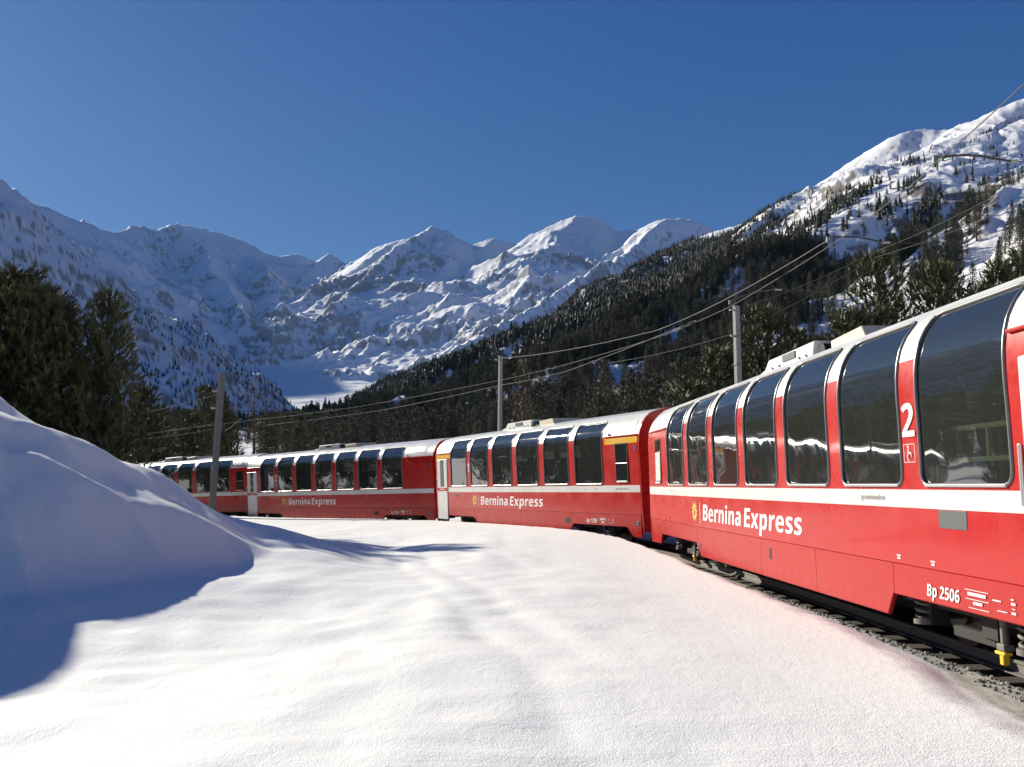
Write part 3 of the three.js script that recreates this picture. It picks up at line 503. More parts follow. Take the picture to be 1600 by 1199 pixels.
// ------------------------------------------------------------------ rails and sleepers
{
  const t = new THREE.Group(); t.name = numbered('railway_track'); t.userData.kind = 'structure'; scene.add(t);
  for (const off of [0.53, -0.53]) {
    const pos = [], idx = [], prof = [[-0.06, -0.14], [-0.06, -0.125], [-0.012, -0.11], [-0.012, -0.04], [-0.033, -0.03], [-0.033, 0], [0.033, 0], [0.033, -0.03], [0.012, -0.04], [0.012, -0.11], [0.06, -0.125], [0.06, -0.14]];
    for (let i = 0; i <= TN; i++) { const a = track[Math.max(0, i - 1)], b = track[Math.min(TN, i + 1)], tx = b.x - a.x, tz = b.z - a.z, l = Math.hypot(tx, tz), nx = tz / l, nz = -tx / l; for (const [v, h] of prof) pos.push(track[i].x + nx * (off + v), track[i].y + h, track[i].z + nz * (off + v)); }
    const n = prof.length; for (let i = 0; i < TN; i++) for (let k = 0; k + 1 < n; k++) { const a = i * n + k, b = a + 1, c = a + n, e = c + 1; idx.push(a, c, b, b, c, e); }
    mesh('rail', flat(geoFrom(pos, idx)), M.steel, t).geometry.computeVertexNormals();
  }
  const sg = box(1.75, 0.10, 0.22, 0, -0.19, 0, 0.02), wood = plain('sleeper', RGB(0.06, 0.05, 0.042), 0.9);
  for (let i = 2; i < TN * 0.62; i += 2) { const a = track[i - 1], b = track[i + 1]; const s = mesh('sleeper', sg, wood, t); s.position.copy(track[i]); s.rotation.y = Math.atan2(b.x - a.x, b.z - a.z); }
}
// loose stones of the track bed
{
  const R = rng(404), g = new THREE.IcosahedronGeometry(1, 0), p = g.attributes.position; for (let i = 0; i < p.count; i++) { const q = 0.75 + 0.5 * Math.abs(N3(p.getX(i) * 3, p.getY(i) * 3, p.getZ(i) * 3)); p.setXYZ(i, p.getX(i) * q, p.getY(i) * q * 0.7, p.getZ(i) * q); } g.computeVertexNormals();
  const n = 9000, im = new THREE.InstancedMesh(g, plain('stone', RGB(1, 1, 1), 0.9), n), q = new THREE.Object3D();
  for (let k = 0; k < n; k++) {
    const i = Math.floor((0.04 + 0.22 * R()) * TN), a = track[i], b = track[i + 1], t = R(), l = Math.hypot(b.x - a.x, b.z - a.z), nx = (b.z - a.z) / l, nz = -(b.x - a.x) / l, off = (R() - 0.35) * 2.2, x = lerp(a.x, b.x, t) + nx * off, z = lerp(a.z, b.z, t) + nz * off;
    const sz = 0.012 + 0.026 * R() * R(); q.position.set(x, land(x, -z)[0] + sz * 0.2, z); q.scale.setScalar(sz); q.rotation.set(R() * 6, R() * 6, R() * 6); q.updateMatrix(); im.setMatrixAt(k, q.matrix); const v = 0.10 + 0.24 * R(); im.setColorAt(k, RGB(v, v * 0.95, v * 0.87));
  }
  im.name = 'gravel'; im.userData.kind = 'stuff'; im.castShadow = im.receiveShadow = true; tag(im, 'loose grey stones on the track bed beside the nearest carriage', 'gravel'); scene.add(im);
}

// ------------------------------------------------------------------ overhead line: masts, arms and wires
const W = (px, py, d) => { const [x, y, q] = place(px, py, d); return new THREE.Vector3(x, y, -q); };
const trackAt = (d) => { let best = 0, q = 1e9; for (let i = 0; i <= TN; i++) if (Math.abs(track[i].z + d) < q && track[i].x > -30) { q = Math.abs(track[i].z + d); best = i; } return track[best].clone(); };
const over = (d, h) => trackAt(d).add(new THREE.Vector3(0, h, 0));
const mastMat = plain('mast_paint', RGB(0.13, 0.14, 0.14), 0.6, 0.1), mastLight = plain('concrete_mast', RGB(0.26, 0.255, 0.245), 0.85), wireMat = plain('copper_wire', RGB(0.06, 0.058, 0.055), 0.7, 0.1), insulator = plain('insulator', RGB(0.35, 0.33, 0.3), 0.4);
function mast(label, foot, top, r0, r1, mat, turn, flange) {
  const o = thing('catenary_mast', label, 'catenary mast', 'masts of the overhead line'), h = foot.distanceTo(top);
  o.position.copy(foot); o.quaternion.setFromUnitVectors(new THREE.Vector3(0, 1, 0), top.clone().sub(foot).normalize()); o.rotateY(turn);
  if (flange) mesh('pole', merge([box(2 * r0, h, 0.03, 0, h / 2, r0 - 0.015, 0.004), box(2 * r0, h, 0.03, 0, h / 2, -r0 + 0.015, 0.004), box(0.03, h, 2 * r0 - 0.05, 0, h / 2, 0, 0.004)]), mat, o);
  else { const g = new THREE.CylinderGeometry(r1 * 1.41, r0 * 1.41, h, 4, 8).rotateY(Math.PI / 4).translate(0, h / 2, 0); mesh('pole', flat(g), mat, o).geometry.computeVertexNormals(); }
  return { o, h };
}
{
  const f1 = W(327.5, 826, 47.5), t1 = W(347, 583, 47.5);
  f1.y -= 0.8;
  const a = mast('grey leaning steel mast rising in front of the farthest carriage', f1, t1, 0.15, 0.15, mastMat, 0.5, true);
  mesh('bracket', merge([bar(new THREE.Vector3(0, a.h - 1.9, 0), new THREE.Vector3(-0.3, a.h - 1.9, 0.1), 0.035), bar(new THREE.Vector3(0, a.h - 1.0, 0), new THREE.Vector3(-0.28, a.h - 1.0, 0.1), 0.03)]), mastMat, a.o);
  mesh('insulator', merge([cyl(0.06, 0.06, 0.22, -0.32, a.h - 1.0, 0.1, 8, 'x'), cyl(0.06, 0.06, 0.22, -0.34, a.h - 1.9, 0.1, 8, 'x')]), insulator, a.o);
  const b = mast('slim pale mast standing behind the carriage with yellow bands', W(780, 700, 38).setY(trackAt(36).y), W(782, 558, 38), 0.085, 0.065, mastLight, 0.55);
  mesh('cap', box(0.16, 0.04, 0.16, 0, b.h + 0.02, 0), mastLight, b.o); mesh('insulator', cyl(0.035, 0.035, 0.2, -0.16, b.h - 0.12, 0, 8, 'x'), insulator, b.o);
  const c = mast('pale concrete mast beside the pine tree behind the nearest carriage', W(1159, 640, 27).setY(trackAt(26).y), W(1150, 479, 27), 0.092, 0.075, mastLight, 0.3);
  mesh('cap', box(0.18, 0.03, 0.18, 0, c.h + 0.01, 0), mastLight, c.o); mesh('clamp', box(0.20, 0.04, 0.20, 0, c.h - 0.9, 0), mastMat, c.o); mesh('clamp', box(0.21, 0.04, 0.21, 0, c.h - 1.75, 0), mastMat, c.o);
  for (const q of [0.1, 0.88]) mesh('insulator', cyl(0.03, 0.03, 0.14, -0.15, c.h - q, 0, 8, 'x'), insulator, c.o);
}
function wire(label, pts, r = 0.011, sag = 0.1) {
  const all = [];
  for (let i = 0; i + 1 < pts.length; i++) for (let k = 0; k < 8; k++) { const t = k / 8; all.push(pts[i].clone().lerp(pts[i + 1], t).add(new THREE.Vector3(0, -sag * 4 * t * (1 - t), 0))); }
  all.push(pts[pts.length - 1]);
  const g = merge(all.slice(0, -1).map((p, i) => bar(p, all[i + 1], r, 5)));
  return tag(mesh(numbered('overhead_wire'), g, wireMat, scene), label, 'overhead wire', 'wires of the overhead line');
}
const CH = 5.55;
const supports = [11.2, 14.6, 19.7, 23.5, 29.3, 33.5, 41.3, 45, 50, 56].map((d) => over(d, d < 12 ? 5.62 : CH));
wire('contact wire following the curve above all the carriages', supports, 0.0075, 0.02);
wire('thin wire running beside the contact wire above the pale mast', [over(21.5, 5.6), over(29.3, 5.32), over(33.5, 5.36), over(41.3, 5.2), over(49, 5.2)], 0.009, 0.03);
const top2 = W(782, 560, 38), top3 = W(1152, 482, 27);
wire('guy wire from the slim pale mast top up to the contact wire', [top2, over(24, 5.75), over(14.6, 5.66)], 0.010, 0.12);
wire('feeder wire rising from the concrete mast top towards the upper slope', [top3, W(1366, 393, 24), W(1640, 256, 19)], 0.009, 0.12);
wire('lower feeder wire passing the concrete mast and climbing behind the nearest carriage', [W(950, 567, 33), W(1143, 522, 27.1), W(1366, 402, 24), W(1640, 296, 19)], 0.009, 0.1);
wire('steep wire crossing the blue sky above the sunlit slope', [over(11.2, 5.66), W(1600, 130, 8.2), W(1700, 52, 7)], 0.007, 0.02);
wire('bright wire leaving the leaning mast towards the dark pines, uppermost of three', [W(342, 617, 47.5), W(132, 662, 50), W(-60, 704, 53)], 0.014, 0.15);
wire('middle wire leaving the leaning mast towards the dark pines', [W(338, 662, 47.5), W(140, 685, 50), W(-60, 708, 53)], 0.012, 0.15);
wire('lowest wire leaving the leaning mast towards the dark pines', [W(336, 671, 47.5), W(150, 691, 50), W(-60, 718, 53)], 0.012, 0.15);
wire('thin span wire between the leaning mast and the contact wire', [W(345, 642, 47.5), W(515, 645, 45)], 0.02, 0.03);
wire('sloping stay wire from the leaning mast to the span wire', [W(340, 684, 47.5), W(378, 655, 47)], 0.018, 0);
function steadyArm(label, d, from, to, tail) {
  const o = thing('steady_arm', label, 'steady arm', 'arms that hold the contact wire');
  const a = from, b = to; o.position.copy(a);
  const rel = (v) => v.clone().sub(a), m1 = a.clone().lerp(b, 0.45).add(new THREE.Vector3(0, 0.05, 0)), m2 = a.clone().lerp(b, 0.78).add(new THREE.Vector3(0, 0.03, 0));
  mesh('arm', tube([a, m1, m2, b].map(rel), 0.016, 6, 24), wireMat, o);
  mesh('clamp', box(0.06, 0.10, 0.06, 0, -0.03, 0), mastMat, o);
  mesh('pull_wire', bar(rel(b), rel(tail), 0.006, 5), wireMat, o); mesh('insulator', bar(rel(b), rel(b.clone().lerp(tail, 0.12)), 0.022, 8), insulator, o);
}
steadyArm('curved arm holding the wire against the upper sunlit slope, nearest of three', 11.2, W(1461, 245, 11.2), W(1578, 251, 11.6), W(1660, 251, 12.4));
steadyArm('thin arm on the contact wire against the mid slope trees', 14.6, W(1294, 371, 14.6), W(1378, 378, 15), W(1470, 380, 16));
steadyArm('small arm on the contact wire near the concrete mast, farthest of three', 19.7, W(1143, 450, 19.7).lerp(over(19.7, 5.56), 0.7), W(1210, 452, 20.5), W(1290, 455, 22));

// ------------------------------------------------------------------ trees
const needle = (name, c) => new THREE.MeshStandardMaterial({ name, color: c, roughness: 0.75, vertexColors: true, side: THREE.DoubleSide });
const needleMat = needle('pine_needles', RGB(1, 1, 1)), farNeedle = needle('conifer_needles', RGB(1, 1, 1)), bark = plain('bark', RGB(0.075, 0.055, 0.042), 0.95), twigMat = needle('larch_twigs', RGB(1, 1, 1));
// a brush of needles about a twig: thin blades leaning outwards
function brush(out, R, x, y, z, dx, dy, dz, len, n, tint) {
  const dir = new THREE.Vector3(dx, dy, dz).normalize(), a = new THREE.Vector3(R() - 0.5, R() - 0.5, R() - 0.5).cross(dir).normalize(), b = new THREE.Vector3().crossVectors(dir, a);
  for (let k = 0; k < n; k++) {
    const t = R() * TAU, s = 0.35 + 0.65 * R(), q = (R() - 0.3) * len * 0.9;
    const vx = dir.x * (0.75 + 0.4 * R()) + (a.x * Math.cos(t) + b.x * Math.sin(t)) * s, vy = dir.y * (0.75 + 0.4 * R()) + (a.y * Math.cos(t) + b.y * Math.sin(t)) * s, vz = dir.z * (0.75 + 0.4 * R()) + (a.z * Math.cos(t) + b.z * Math.sin(t)) * s;
    const w = 0.028 + 0.03 * R(), wx = -Math.sin(t) * a.x + Math.cos(t) * b.x, wy = -Math.sin(t) * a.y + Math.cos(t) * b.y, wz = -Math.sin(t) * a.z + Math.cos(t) * b.z;
    const px = x + dir.x * q, py = y + dir.y * q, pz = z + dir.z * q, L = len * (0.7 + 0.5 * R()), i = out.pos.length / 3;
    out.pos.push(px - wx * w, py - wy * w, pz - wz * w, px + wx * w, py + wy * w, pz + wz * w, px + vx * L, py + vy * L, pz + vz * L);
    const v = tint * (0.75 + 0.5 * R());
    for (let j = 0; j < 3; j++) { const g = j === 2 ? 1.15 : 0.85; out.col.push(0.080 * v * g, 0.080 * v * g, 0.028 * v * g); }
    out.idx.push(i, i + 1, i + 2);
  }
}
function limb(out, p0, p1, r0, r1, n = 4) { const g = new THREE.CylinderGeometry(r1, r0, p0.distanceTo(p1), n, 1, true); g.applyQuaternion(new THREE.Quaternion().setFromUnitVectors(new THREE.Vector3(0, 1, 0), p1.clone().sub(p0).normalize())); const m = p0.clone().lerp(p1, 0.5); out.push(flat(g.translate(m.x, m.y, m.z))); }
// stone pine: whorls of upswept limbs ending in dense brushes; profile(t) is the crown's half width at height t (0..1)
function makePine(seed, h, width, low, profile, density, tops = 1) {
  const R = rng(seed), out = { pos: [], col: [], idx: [] }, wood = [];
  const leaders = []; for (let k = 0; k < tops; k++) leaders.push({ x: tops > 1 ? (k - (tops - 1) / 2) * width * 0.42 : 0, z: tops > 1 ? (R() - 0.5) * width * 0.4 : 0, h: h * (k ? 0.84 + 0.14 * R() : 1) });
  for (const ld of leaders) {
    const top = new THREE.Vector3(ld.x * 1.0, ld.h, ld.z);
    limb(wood, new THREE.Vector3(ld.x * 0.15, 0, ld.z * 0.15), new THREE.Vector3(ld.x * 0.8, ld.h * 0.4, ld.z * 0.8), 0.026 * ld.h, 0.017 * ld.h, 9); limb(wood, new THREE.Vector3(ld.x * 0.8, ld.h * 0.4, ld.z * 0.8), top, 0.017 * ld.h, 0.012, 7);
    let y = low * ld.h;
    while (y < ld.h * 0.985) {
      const t = (y / ld.h - low) / (1 - low), reach = width / 2 * profile(t) * (tops > 1 ? 0.72 : 1), n = 4 + Math.floor(R() * 3), turn = R() * TAU;
      for (let k = 0; k < n; k++) {
        const a = turn + k / n * TAU + R() * 0.5, len = reach * (0.62 + 0.55 * R()), rise = len * (0.18 + 0.35 * t + 0.2 * R()), sx = lerp(ld.x * 0.8, ld.x, y / ld.h), sz = lerp(ld.z * 0.8, ld.z, y / ld.h);
        const p0 = new THREE.Vector3(sx, y, sz), p1 = new THREE.Vector3(sx + Math.cos(a) * len, y + rise, sz + Math.sin(a) * len);
        limb(wood, p0, p1, 0.012 + 0.012 * len, 0.008, 3);
        const m = Math.max(2, Math.round(len * density * (1.1 - 0.3 * t))), shade = 0.7 + 0.6 * R();
        for (let j = 0; j < m; j++) {
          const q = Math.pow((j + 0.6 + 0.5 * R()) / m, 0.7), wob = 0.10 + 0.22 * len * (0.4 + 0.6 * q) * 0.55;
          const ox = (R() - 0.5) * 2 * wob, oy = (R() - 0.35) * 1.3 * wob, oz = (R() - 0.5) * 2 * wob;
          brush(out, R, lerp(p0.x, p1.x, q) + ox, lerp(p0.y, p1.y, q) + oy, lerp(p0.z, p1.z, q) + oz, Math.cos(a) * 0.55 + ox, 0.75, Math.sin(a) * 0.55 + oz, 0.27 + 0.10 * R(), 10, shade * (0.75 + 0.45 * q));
        }
      }
      y += (0.26 + 0.22 * R()) * (0.7 + 0.035 * h) * (1.15 - 0.45 * t);
    }
    for (let k = 0; k < 8; k++) brush(out, R, top.x + (R() - 0.5) * 0.2, top.y - 0.05 - k * 0.09, top.z + (R() - 0.5) * 0.2, (R() - 0.5) * 0.4, 1, (R() - 0.5) * 0.4, 0.3, 10, 1.1);
  }
  return { crown: geoFrom(out.pos, out.idx, null, out.col), trunk: merge(wood) };
}
const domed = (t) => Math.pow(Math.sin(Math.PI * Math.pow(clamp(1 - t, 0, 1), 0.72) * 0.62 + 0.03), 0.85), conic = (t) => Math.pow(1 - t, 0.62) * (0.75 + 0.25 * sstep(0, 0.2, t)) + 0.05, columnar = (t) => Math.pow(Math.max(0, 1 - Math.pow(t, 2.2)), 0.75) * (0.72 + 0.28 * sstep(0, 0.25, t)) + 0.06;
const PINES = {
  big: makePine(3, 13.4, 7.4, 0.05, domed, 6.5), twin: makePine(8, 12.8, 7.6, 0.05, columnar, 6.0, 3),
  column: makePine(21, 9.5, 4.8, 0.05, columnar, 5.6), cone: makePine(34, 10, 5.2, 0.05, conic, 5.6), group: makePine(55, 10, 6.6, 0.05, columnar, 5.4, 3), small: makePine(62, 6, 3.4, 0.06, conic, 5.2),
};
function plant(kind, label, px, py, d, o = {}) {        // a tree whose top shows at photo pixel (px, py), d metres ahead
  const P = PINES[kind], g = P.crown.boundingBox ?? (P.crown.computeBoundingBox(), P.crown.boundingBox), top = place(px, py, d), ground = land(top[0], d)[0] - 0.15, k = (top[1] - ground) / g.max.y;
  const t = thing('stone_pine', label, 'pine tree', o.group ?? 'pines around the railway curve');
  t.position.set(top[0], ground, -d); t.scale.set(k * (o.wide ?? 1), k, k * (o.wide ?? 1)); t.rotation.y = o.turn ?? 0;
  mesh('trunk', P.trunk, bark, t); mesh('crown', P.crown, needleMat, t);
  return t;
}
plant('big', 'tallest dark pine at the edge of the view, behind the snow mound', 20, 407, 36, { turn: 0.4, wide: 1.15 });
plant('twin', 'broad dark pine leaning over the snow mound, beside the tallest pine', 92, 415, 36, { turn: 0.1, wide: 0.8 });
plant('big', 'pine out of view that throws its shade over the near snow', -130, 425, 41, { turn: 2.4 });
plant('twin', 'broad pine out of view up the bank that shades the near snow', -300, 470, 36, { turn: 1.2 });
plant('cone', 'dark pine squeezed between the two tallest pines above the mound', 58, 422, 38, { turn: 1.4, wide: 1.2 });
plant('column', 'dark pine low behind the snow mound, below the broad pine', 138, 560, 40, { turn: 2.2, wide: 0.95 });
plant('column', 'bushy round-topped pine behind the farthest carriage, above the mound', 226, 597, 68, { turn: 1.0, wide: 1.05 });
plant('cone', 'pine just beside the leaning mast, lower of two', 303, 634, 66, { turn: 0.5, wide: 1.1 });
plant('group', 'ragged pine rising behind the leaning mast, higher of two', 333, 597, 82, { turn: 1.7, wide: 0.7 });
plant('cone', 'small pointed pine behind the third carriage roof', 421, 655, 92, { turn: 0.9, wide: 0.7 });
plant('small', 'small pine beside the bare larches behind the third carriage', 470, 655, 96, { turn: 2.9, wide: 0.8 });
plant('cone', 'sunlit pointed pine beside the concrete mast', 1197, 463, 40, { turn: 0.6, wide: 1.0 });
plant('column', 'shorter pine crowded against the pointed pine, farther from the mast', 1238, 503, 42, { turn: 1.9, wide: 0.9 });
plant('column', 'low dark pine beyond the roof, on the valley side of the concrete mast', 1126, 531, 39, { turn: 3.1, wide: 1.2 });
plant('small', 'lowest bushy pine just above the nearest carriage roof end', 1082, 585, 37, { turn: 0.3, wide: 1.4 });
plant('small', 'small pine standing alone above the roof equipment of the nearest carriage', 1334, 470, 38, { turn: 1.3, wide: 1.2 });
plant('group', 'broad cluster-topped pine above the nearest carriage windows', 1447, 382, 40, { turn: 0.2, wide: 0.8 });
plant('cone', 'slender pine touching the broad cluster-topped pine', 1477, 398, 42, { turn: 2.0, wide: 0.7 });
plant('cone', 'pine above the last large window of the nearest carriage', 1560, 388, 40, { turn: 2.6, wide: 0.75 });
plant('column', 'pine at the very edge of the view above the nearest roof', 1612, 372, 41, { turn: 1.1, wide: 0.8 });
plant('small', 'low pine between the cluster-topped pine and the one above the last window', 1528, 435, 41, { turn: 1.9, wide: 1.0 });
// pines up the bank, seen only as reflections in the carriage windows
[[-29, 50, 'column', 'pine up the bank, mirrored in the third carriage windows'], [-35, 47, 'cone', 'pointed pine up the bank, deeper in the wood'], [-40, 53, 'big', 'tall pine up the bank, behind the pointed one'], [-47, 50, 'group', 'clustered pine up the bank near the tall one'], [-53, 56, 'cone', 'outermost pine up the bank'], [-34, 57, 'column', 'pine up the bank closest to the farthest carriage'], [-43, 43, 'twin', 'broad pine up the bank nearest the viewpoint']].forEach(([x, d, kind, label], i) => {
  const t = thing('stone_pine', label, 'pine tree', 'pines up the bank'); t.position.set(x, land(x, d)[0] - 0.15, -d); t.scale.setScalar(0.95 + 0.1 * (i % 3)); t.rotation.y = i;
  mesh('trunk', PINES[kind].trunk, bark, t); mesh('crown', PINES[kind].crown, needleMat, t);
});
// bare larches: a straight stem with fine drooping twigs
function makeLarch(seed, h, width) {
  const R = rng(seed), wood = [], out = { pos: [], col: [], idx: [] };
  limb(wood, new THREE.Vector3(0, 0, 0), new THREE.Vector3(0, h * 0.55, 0), 0.016 * h, 0.009 * h, 7); limb(wood, new THREE.Vector3(0, h * 0.55, 0), new THREE.Vector3(0, h, 0), 0.009 * h, 0.01, 5);
  for (let y = h * 0.1; y < h * 0.98; y += 0.16 + 0.14 * R()) {
    const t = y / h, a = R() * TAU, len = width / 2 * Math.pow(1 - t, 0.6) * (0.5 + 0.6 * R()), p0 = new THREE.Vector3(0, y, 0), p1 = new THREE.Vector3(Math.cos(a) * len, y + len * (0.1 * R() - 0.05), Math.sin(a) * len);
    limb(wood, p0, p1, 0.016, 0.006, 3);
    for (let j = 0; j < len * 18; j++) { const q = 0.15 + 0.85 * R(), x = p1.x * q, z = p1.z * q, yy = lerp(y, p1.y, q), L = 0.25 + 0.35 * R(), dx = (R() - 0.5) * 0.5, dz = (R() - 0.5) * 0.5, i = out.pos.length / 3, w = 0.010 + 0.008 * R(), v = 0.7 + 0.6 * R(); out.pos.push(x - w, yy, z - w, x + w, yy, z + w, x + dx, yy - L * (R() - 0.25), z + dz); for (let k = 0; k < 3; k++) out.col.push(0.105 * v, 0.085 * v, 0.048 * v); out.idx.push(i, i + 1, i + 2); }
  }
  return { crown: geoFrom(out.pos, out.idx, null, out.col), trunk: merge(wood) };
}
const LARCH = [makeLarch(71, 12, 5.4), makeLarch(72, 12, 4.4)];
[[398, 590, 84, 'tall bare larch behind the third carriage, nearest the leaning mast'], [436, 632, 90, 'bare brown larch in the middle of the larch group'], [372, 622, 88, 'thin bare larch close behind the leaning mast'], [456, 640, 86, 'bare larch at the forest side of the larch group'], [415, 612, 96, 'slim bare larch between the taller larches'], [190, 640, 72, 'bare larch between the broad pine and the round-topped pine']].forEach(([px, py, d, label], i) => {
  const P = LARCH[i % 2], top = place(px, py, d), g = land(top[0], d)[0] - 0.15, k = (top[1] - g) / 12, t = thing('bare_larch', label, 'larch tree', 'bare larches behind the train');
  t.position.set(top[0], g, -d); t.scale.set(k, k, k); t.rotation.y = i * 1.3; mesh('trunk', P.trunk, bark, t); mesh('crown', P.crown, twigMat, t);
});

// ------------------------------------------------------------------ the forest on the slopes
function conifer(seed, tiers, sides, slim) {
  const R = rng(seed), pos = [], idx = [], col = [];
  for (let k = 0; k < tiers; k++) {
    const y0 = 0.06 + 0.90 * k / tiers, y1 = Math.min(1, y0 + 1.75 / tiers), r = slim * Math.pow(1 - y0, 0.75) * (0.8 + 0.4 * R()), turn = R() * TAU, top = pos.length / 3;
    pos.push((R() - 0.5) * 0.02, y1, (R() - 0.5) * 0.02); col.push(1.15, 1.15, 1.1);
    for (let j = 0; j < sides; j++) { const a = turn + j / sides * TAU, q = r * (j % 2 ? 0.45 : 1) * (0.65 + 0.6 * R()), v = 0.7 + 0.4 * R(); pos.push(Math.cos(a) * q, y0 + (j % 2 ? 0.04 : -0.02) + 0.03 * R(), Math.sin(a) * q); col.push(v, v, v); }
    for (let j = 0; j < sides; j++) idx.push(top, top + 1 + (j + 1) % sides, top + 1 + j);
  }
  const stem = pos.length / 3; for (let j = 0; j < 3; j++) { const a = j / 3 * TAU; pos.push(Math.cos(a) * 0.02, -0.04, Math.sin(a) * 0.02); col.push(0.9, 0.75, 0.6); } pos.push(0, 0.5, 0); col.push(0.9, 0.75, 0.6);
  for (let j = 0; j < 3; j++) idx.push(stem + j, stem + (j + 1) % 3, stem + 3);
  const g = geoFrom(pos, idx, null, col), f = flat(g); f.computeVertexNormals(); return f;
}
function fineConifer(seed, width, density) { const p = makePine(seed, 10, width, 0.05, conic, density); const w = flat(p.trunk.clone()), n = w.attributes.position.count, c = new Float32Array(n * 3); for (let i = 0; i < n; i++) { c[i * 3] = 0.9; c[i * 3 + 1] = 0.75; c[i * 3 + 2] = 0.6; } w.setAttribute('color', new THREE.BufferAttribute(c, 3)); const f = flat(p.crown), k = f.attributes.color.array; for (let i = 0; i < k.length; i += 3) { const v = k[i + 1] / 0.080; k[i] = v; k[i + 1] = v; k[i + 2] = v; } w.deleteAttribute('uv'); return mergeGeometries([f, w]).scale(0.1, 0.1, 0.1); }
const FINE = [fineConifer(201, 3.0, 2.6), fineConifer(202, 3.8, 2.4), fineConifer(203, 2.6, 2.8), fineConifer(204, 4.0, 2.2)];
const CONIFERS = [conifer(1, 8, 10, 0.17), conifer(2, 7, 12, 0.22), conifer(3, 9, 10, 0.15), conifer(4, 6, 10, 0.24)];
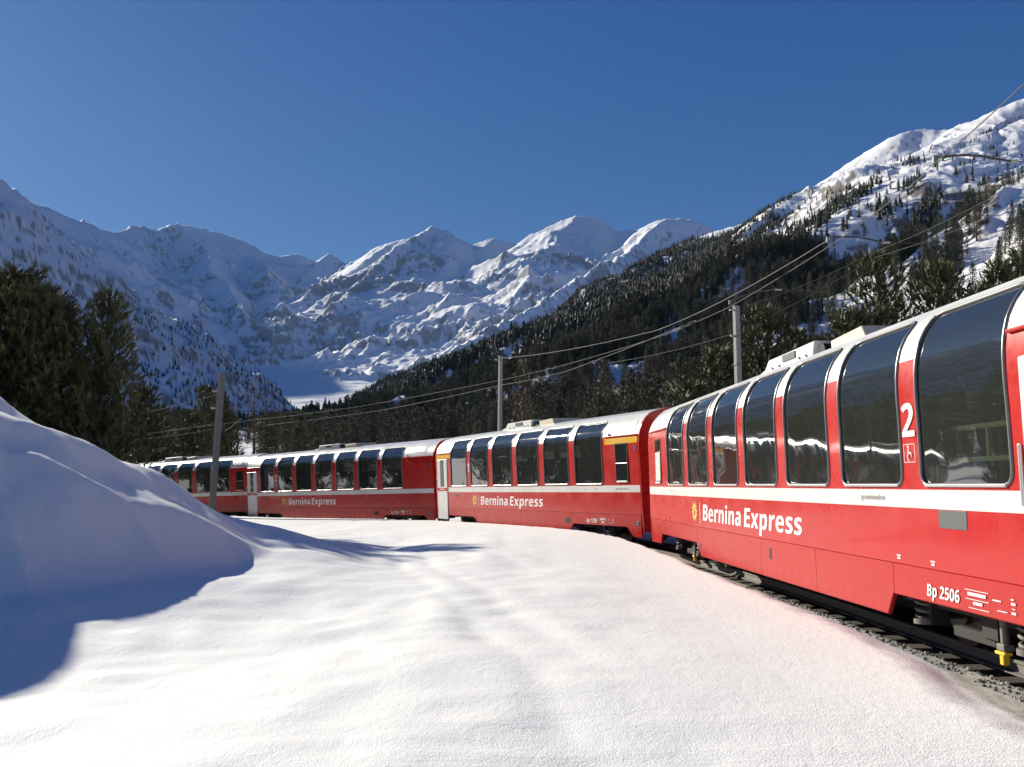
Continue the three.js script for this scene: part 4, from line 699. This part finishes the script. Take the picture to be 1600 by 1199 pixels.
{
  const R = rng(99), trees = [];
  const ridgeS = (x, d) => x * -0.6 + d * 0.8;
  for (let k = 0; k < 150000; k++) {
    const az = (-34 + 70 * R()) * Math.PI / 180, r = Math.sqrt(lerp(75 * 75, 1950 * 1950, Math.pow(R(), 1.12))), x = r * Math.sin(az), d = r * Math.cos(az);
    const keep = R(), size = R(), kind = R(), t1 = R(), t2 = R();
    const clump = N2(x / 38, d / 38), big = N2b(x / 130, d / 130);
    // cheap test first; the height is costly
    const [h, own] = land(x, d);
    let want = 0;
    const s = ridgeS(x, d);
    if (own !== 1 && x > -0.30 * d - 10) {
      const full = lerp(lerp(lerp(8, 92, sstep(100, 300, s)), 195, sstep(300, 440, s)), 275, sstep(500, 700, s)), strip = Math.max(0, N2(s / 24 + 4, h / 130 + 2)), patch = Math.max(0, N2b(x / 70 + 3, d / 70));
      want = h < full ? 0.62 + 0.5 * clump : (0.05 + 1.5 * strip * (0.25 + patch)) * (1 - sstep(full + 50, full + 190, h)) * (1 - sstep(232, 258, h));
      want *= 1 - 0.85 * sstep(0.30, 0.75, big) * (1 - sstep(350, 700, s));
      want *= sstep(78, 130, r) * (r < 420 ? 0.7 : 1) * (1 - 0.96 * (1 - sstep(-0.31, -0.21, x / d)));
      if (h < 55 && x > -0.2 * d) want *= 1 - 0.85 * sstep(-0.1, 0.3, N2b(x / 46 + 7, d / 90));
    } else if (own === 1 || x <= -0.30 * d - 10) {
      want = (1 - sstep(30, 190, h)) * (0.12 + 0.42 * Math.max(0, clump)) + 0.32 * sstep(0.15, 0.6, big) * sstep(60, 110, h) * (1 - sstep(150, 230, h));
      want *= sstep(110, 200, r);
    }
    if (keep > want * (r < 600 ? 1 : 0.85)) continue;
    const H = Math.min((own === 1 ? 6.5 : 11.5) * (0.6 + 0.7 * size) * (1 - 0.60 * sstep(60, 220, h) * (1 - sstep(500, 700, s) * 0.5)), x < 0 ? (8.2 + 0.010 * r) * (0.7 + 0.3 * size) : 99), brown = own === 1 ? 0.2 : 0.16 + 0.3 * sstep(0, 0.5, N2(x / 90 + 40, d / 90));
    trees.push({ x, d, h: h - 0.1, H, g: Math.floor(kind * 4), turn: t1 * TAU, larch: t2 < brown, v: 0.65 + 0.7 * R(), show: H / r * (az > -0.5 && az < 0.5 ? 1 : 0), own });
    if (own === 0 && h < 260 && want > 0.3) for (let q = 0; q < 2; q++) { const a = R() * TAU, e = 3 + 4 * R(), x2 = x + Math.cos(a) * e, d2 = d + Math.sin(a) * e, k2 = 0.7 + 0.5 * R(); trees.push({ x: x2, d: d2, h: land(x2, d2)[0] - 0.1, H: H * k2, g: Math.floor(R() * 4), turn: R() * TAU, larch: R() < brown, v: 0.65 + 0.7 * R(), show: H * k2 / r * (az > -0.5 && az < 0.5 ? 1 : 0), own }); }
  }
  trees.sort((a, b) => b.show - a.show);
  const near = trees.slice(0, 300), rest = trees.slice(300);
  const tone = (t) => t.larch ? RGB(0.100 * t.v, 0.080 * t.v, 0.053 * t.v) : RGB(0.038 * t.v, 0.047 * t.v, 0.023 * t.v);
  const mats = [0, 1, 2, 3].map((k) => needle('conifer_green', k < 3 ? RGB(0.032 + 0.006 * k, 0.041 + 0.006 * k, 0.020 + 0.002 * k) : RGB(0.085, 0.067, 0.043)));
  const zone = (t) => { const a = t.x / t.d; return t.own === 0 && t.h > 120 ? ['standing alone on the open snow high on the sunlit slope', 'conifers on the open upper slope'] : a < -0.16 ? ['in the wood behind the farthest and third carriages', 'conifers behind the farther carriages'] : a < 0.0 ? ['in the dark wood between the third carriage and the slim mast', 'conifers near the slim mast'] : a < 0.2 ? ['in the dark wood above the roof of the yellow-banded carriage', 'conifers above the yellow-banded carriage'] : a < 0.36 ? ['on the snowy slope just beyond the concrete mast and its pine', 'conifers beyond the concrete mast'] : ['on the snowy slope above the windows of the nearest carriage', 'conifers above the nearest carriage']; };
  near.forEach((t, i) => {
    const m = mesh(numbered('conifer'), FINE[t.g], mats[t.larch ? 3 : i % 3], scene); m.position.set(t.x, t.h, -t.d); m.scale.set(t.H, t.H, t.H); m.rotation.y = t.turn;
    const [where, group] = zone(t); tag(m, (t.larch ? 'brownish conifer ' : 'dark green conifer ') + where, 'conifer', (t.larch ? 'brownish ' : 'green ') + group);
  });
  const far = (t) => Math.hypot(t.x, t.d) > 620;
  for (let g = 0; g < 8; g++) {
    const list = rest.filter((t) => t.g === g % 4 && far(t) === g < 4); if (!list.length) continue;
    const im = new THREE.InstancedMesh(g < 4 ? CONIFERS[g] : FINE[g - 4], farNeedle, list.length), q = new THREE.Object3D();
    list.forEach((t, i) => { q.position.set(t.x, t.h, -t.d); q.scale.set(t.H, t.H, t.H); q.rotation.set(0, t.turn, 0); q.updateMatrix(); im.setMatrixAt(i, q.matrix); im.setColorAt(i, tone(t)); });
    im.name = numbered('forest'); im.castShadow = im.receiveShadow = true; im.userData.kind = 'stuff';
    tag(im, g < 4 ? 'conifer forest covering the far slopes of the valley' : 'nearer conifer wood at the foot of the slope beyond the train', 'forest', g < 4 ? 'forest on the slopes' : 'wood at the foot of the slope'); scene.add(im);
  }
  console.log('trees', trees.length);
}
renderer.render(scene, camera);
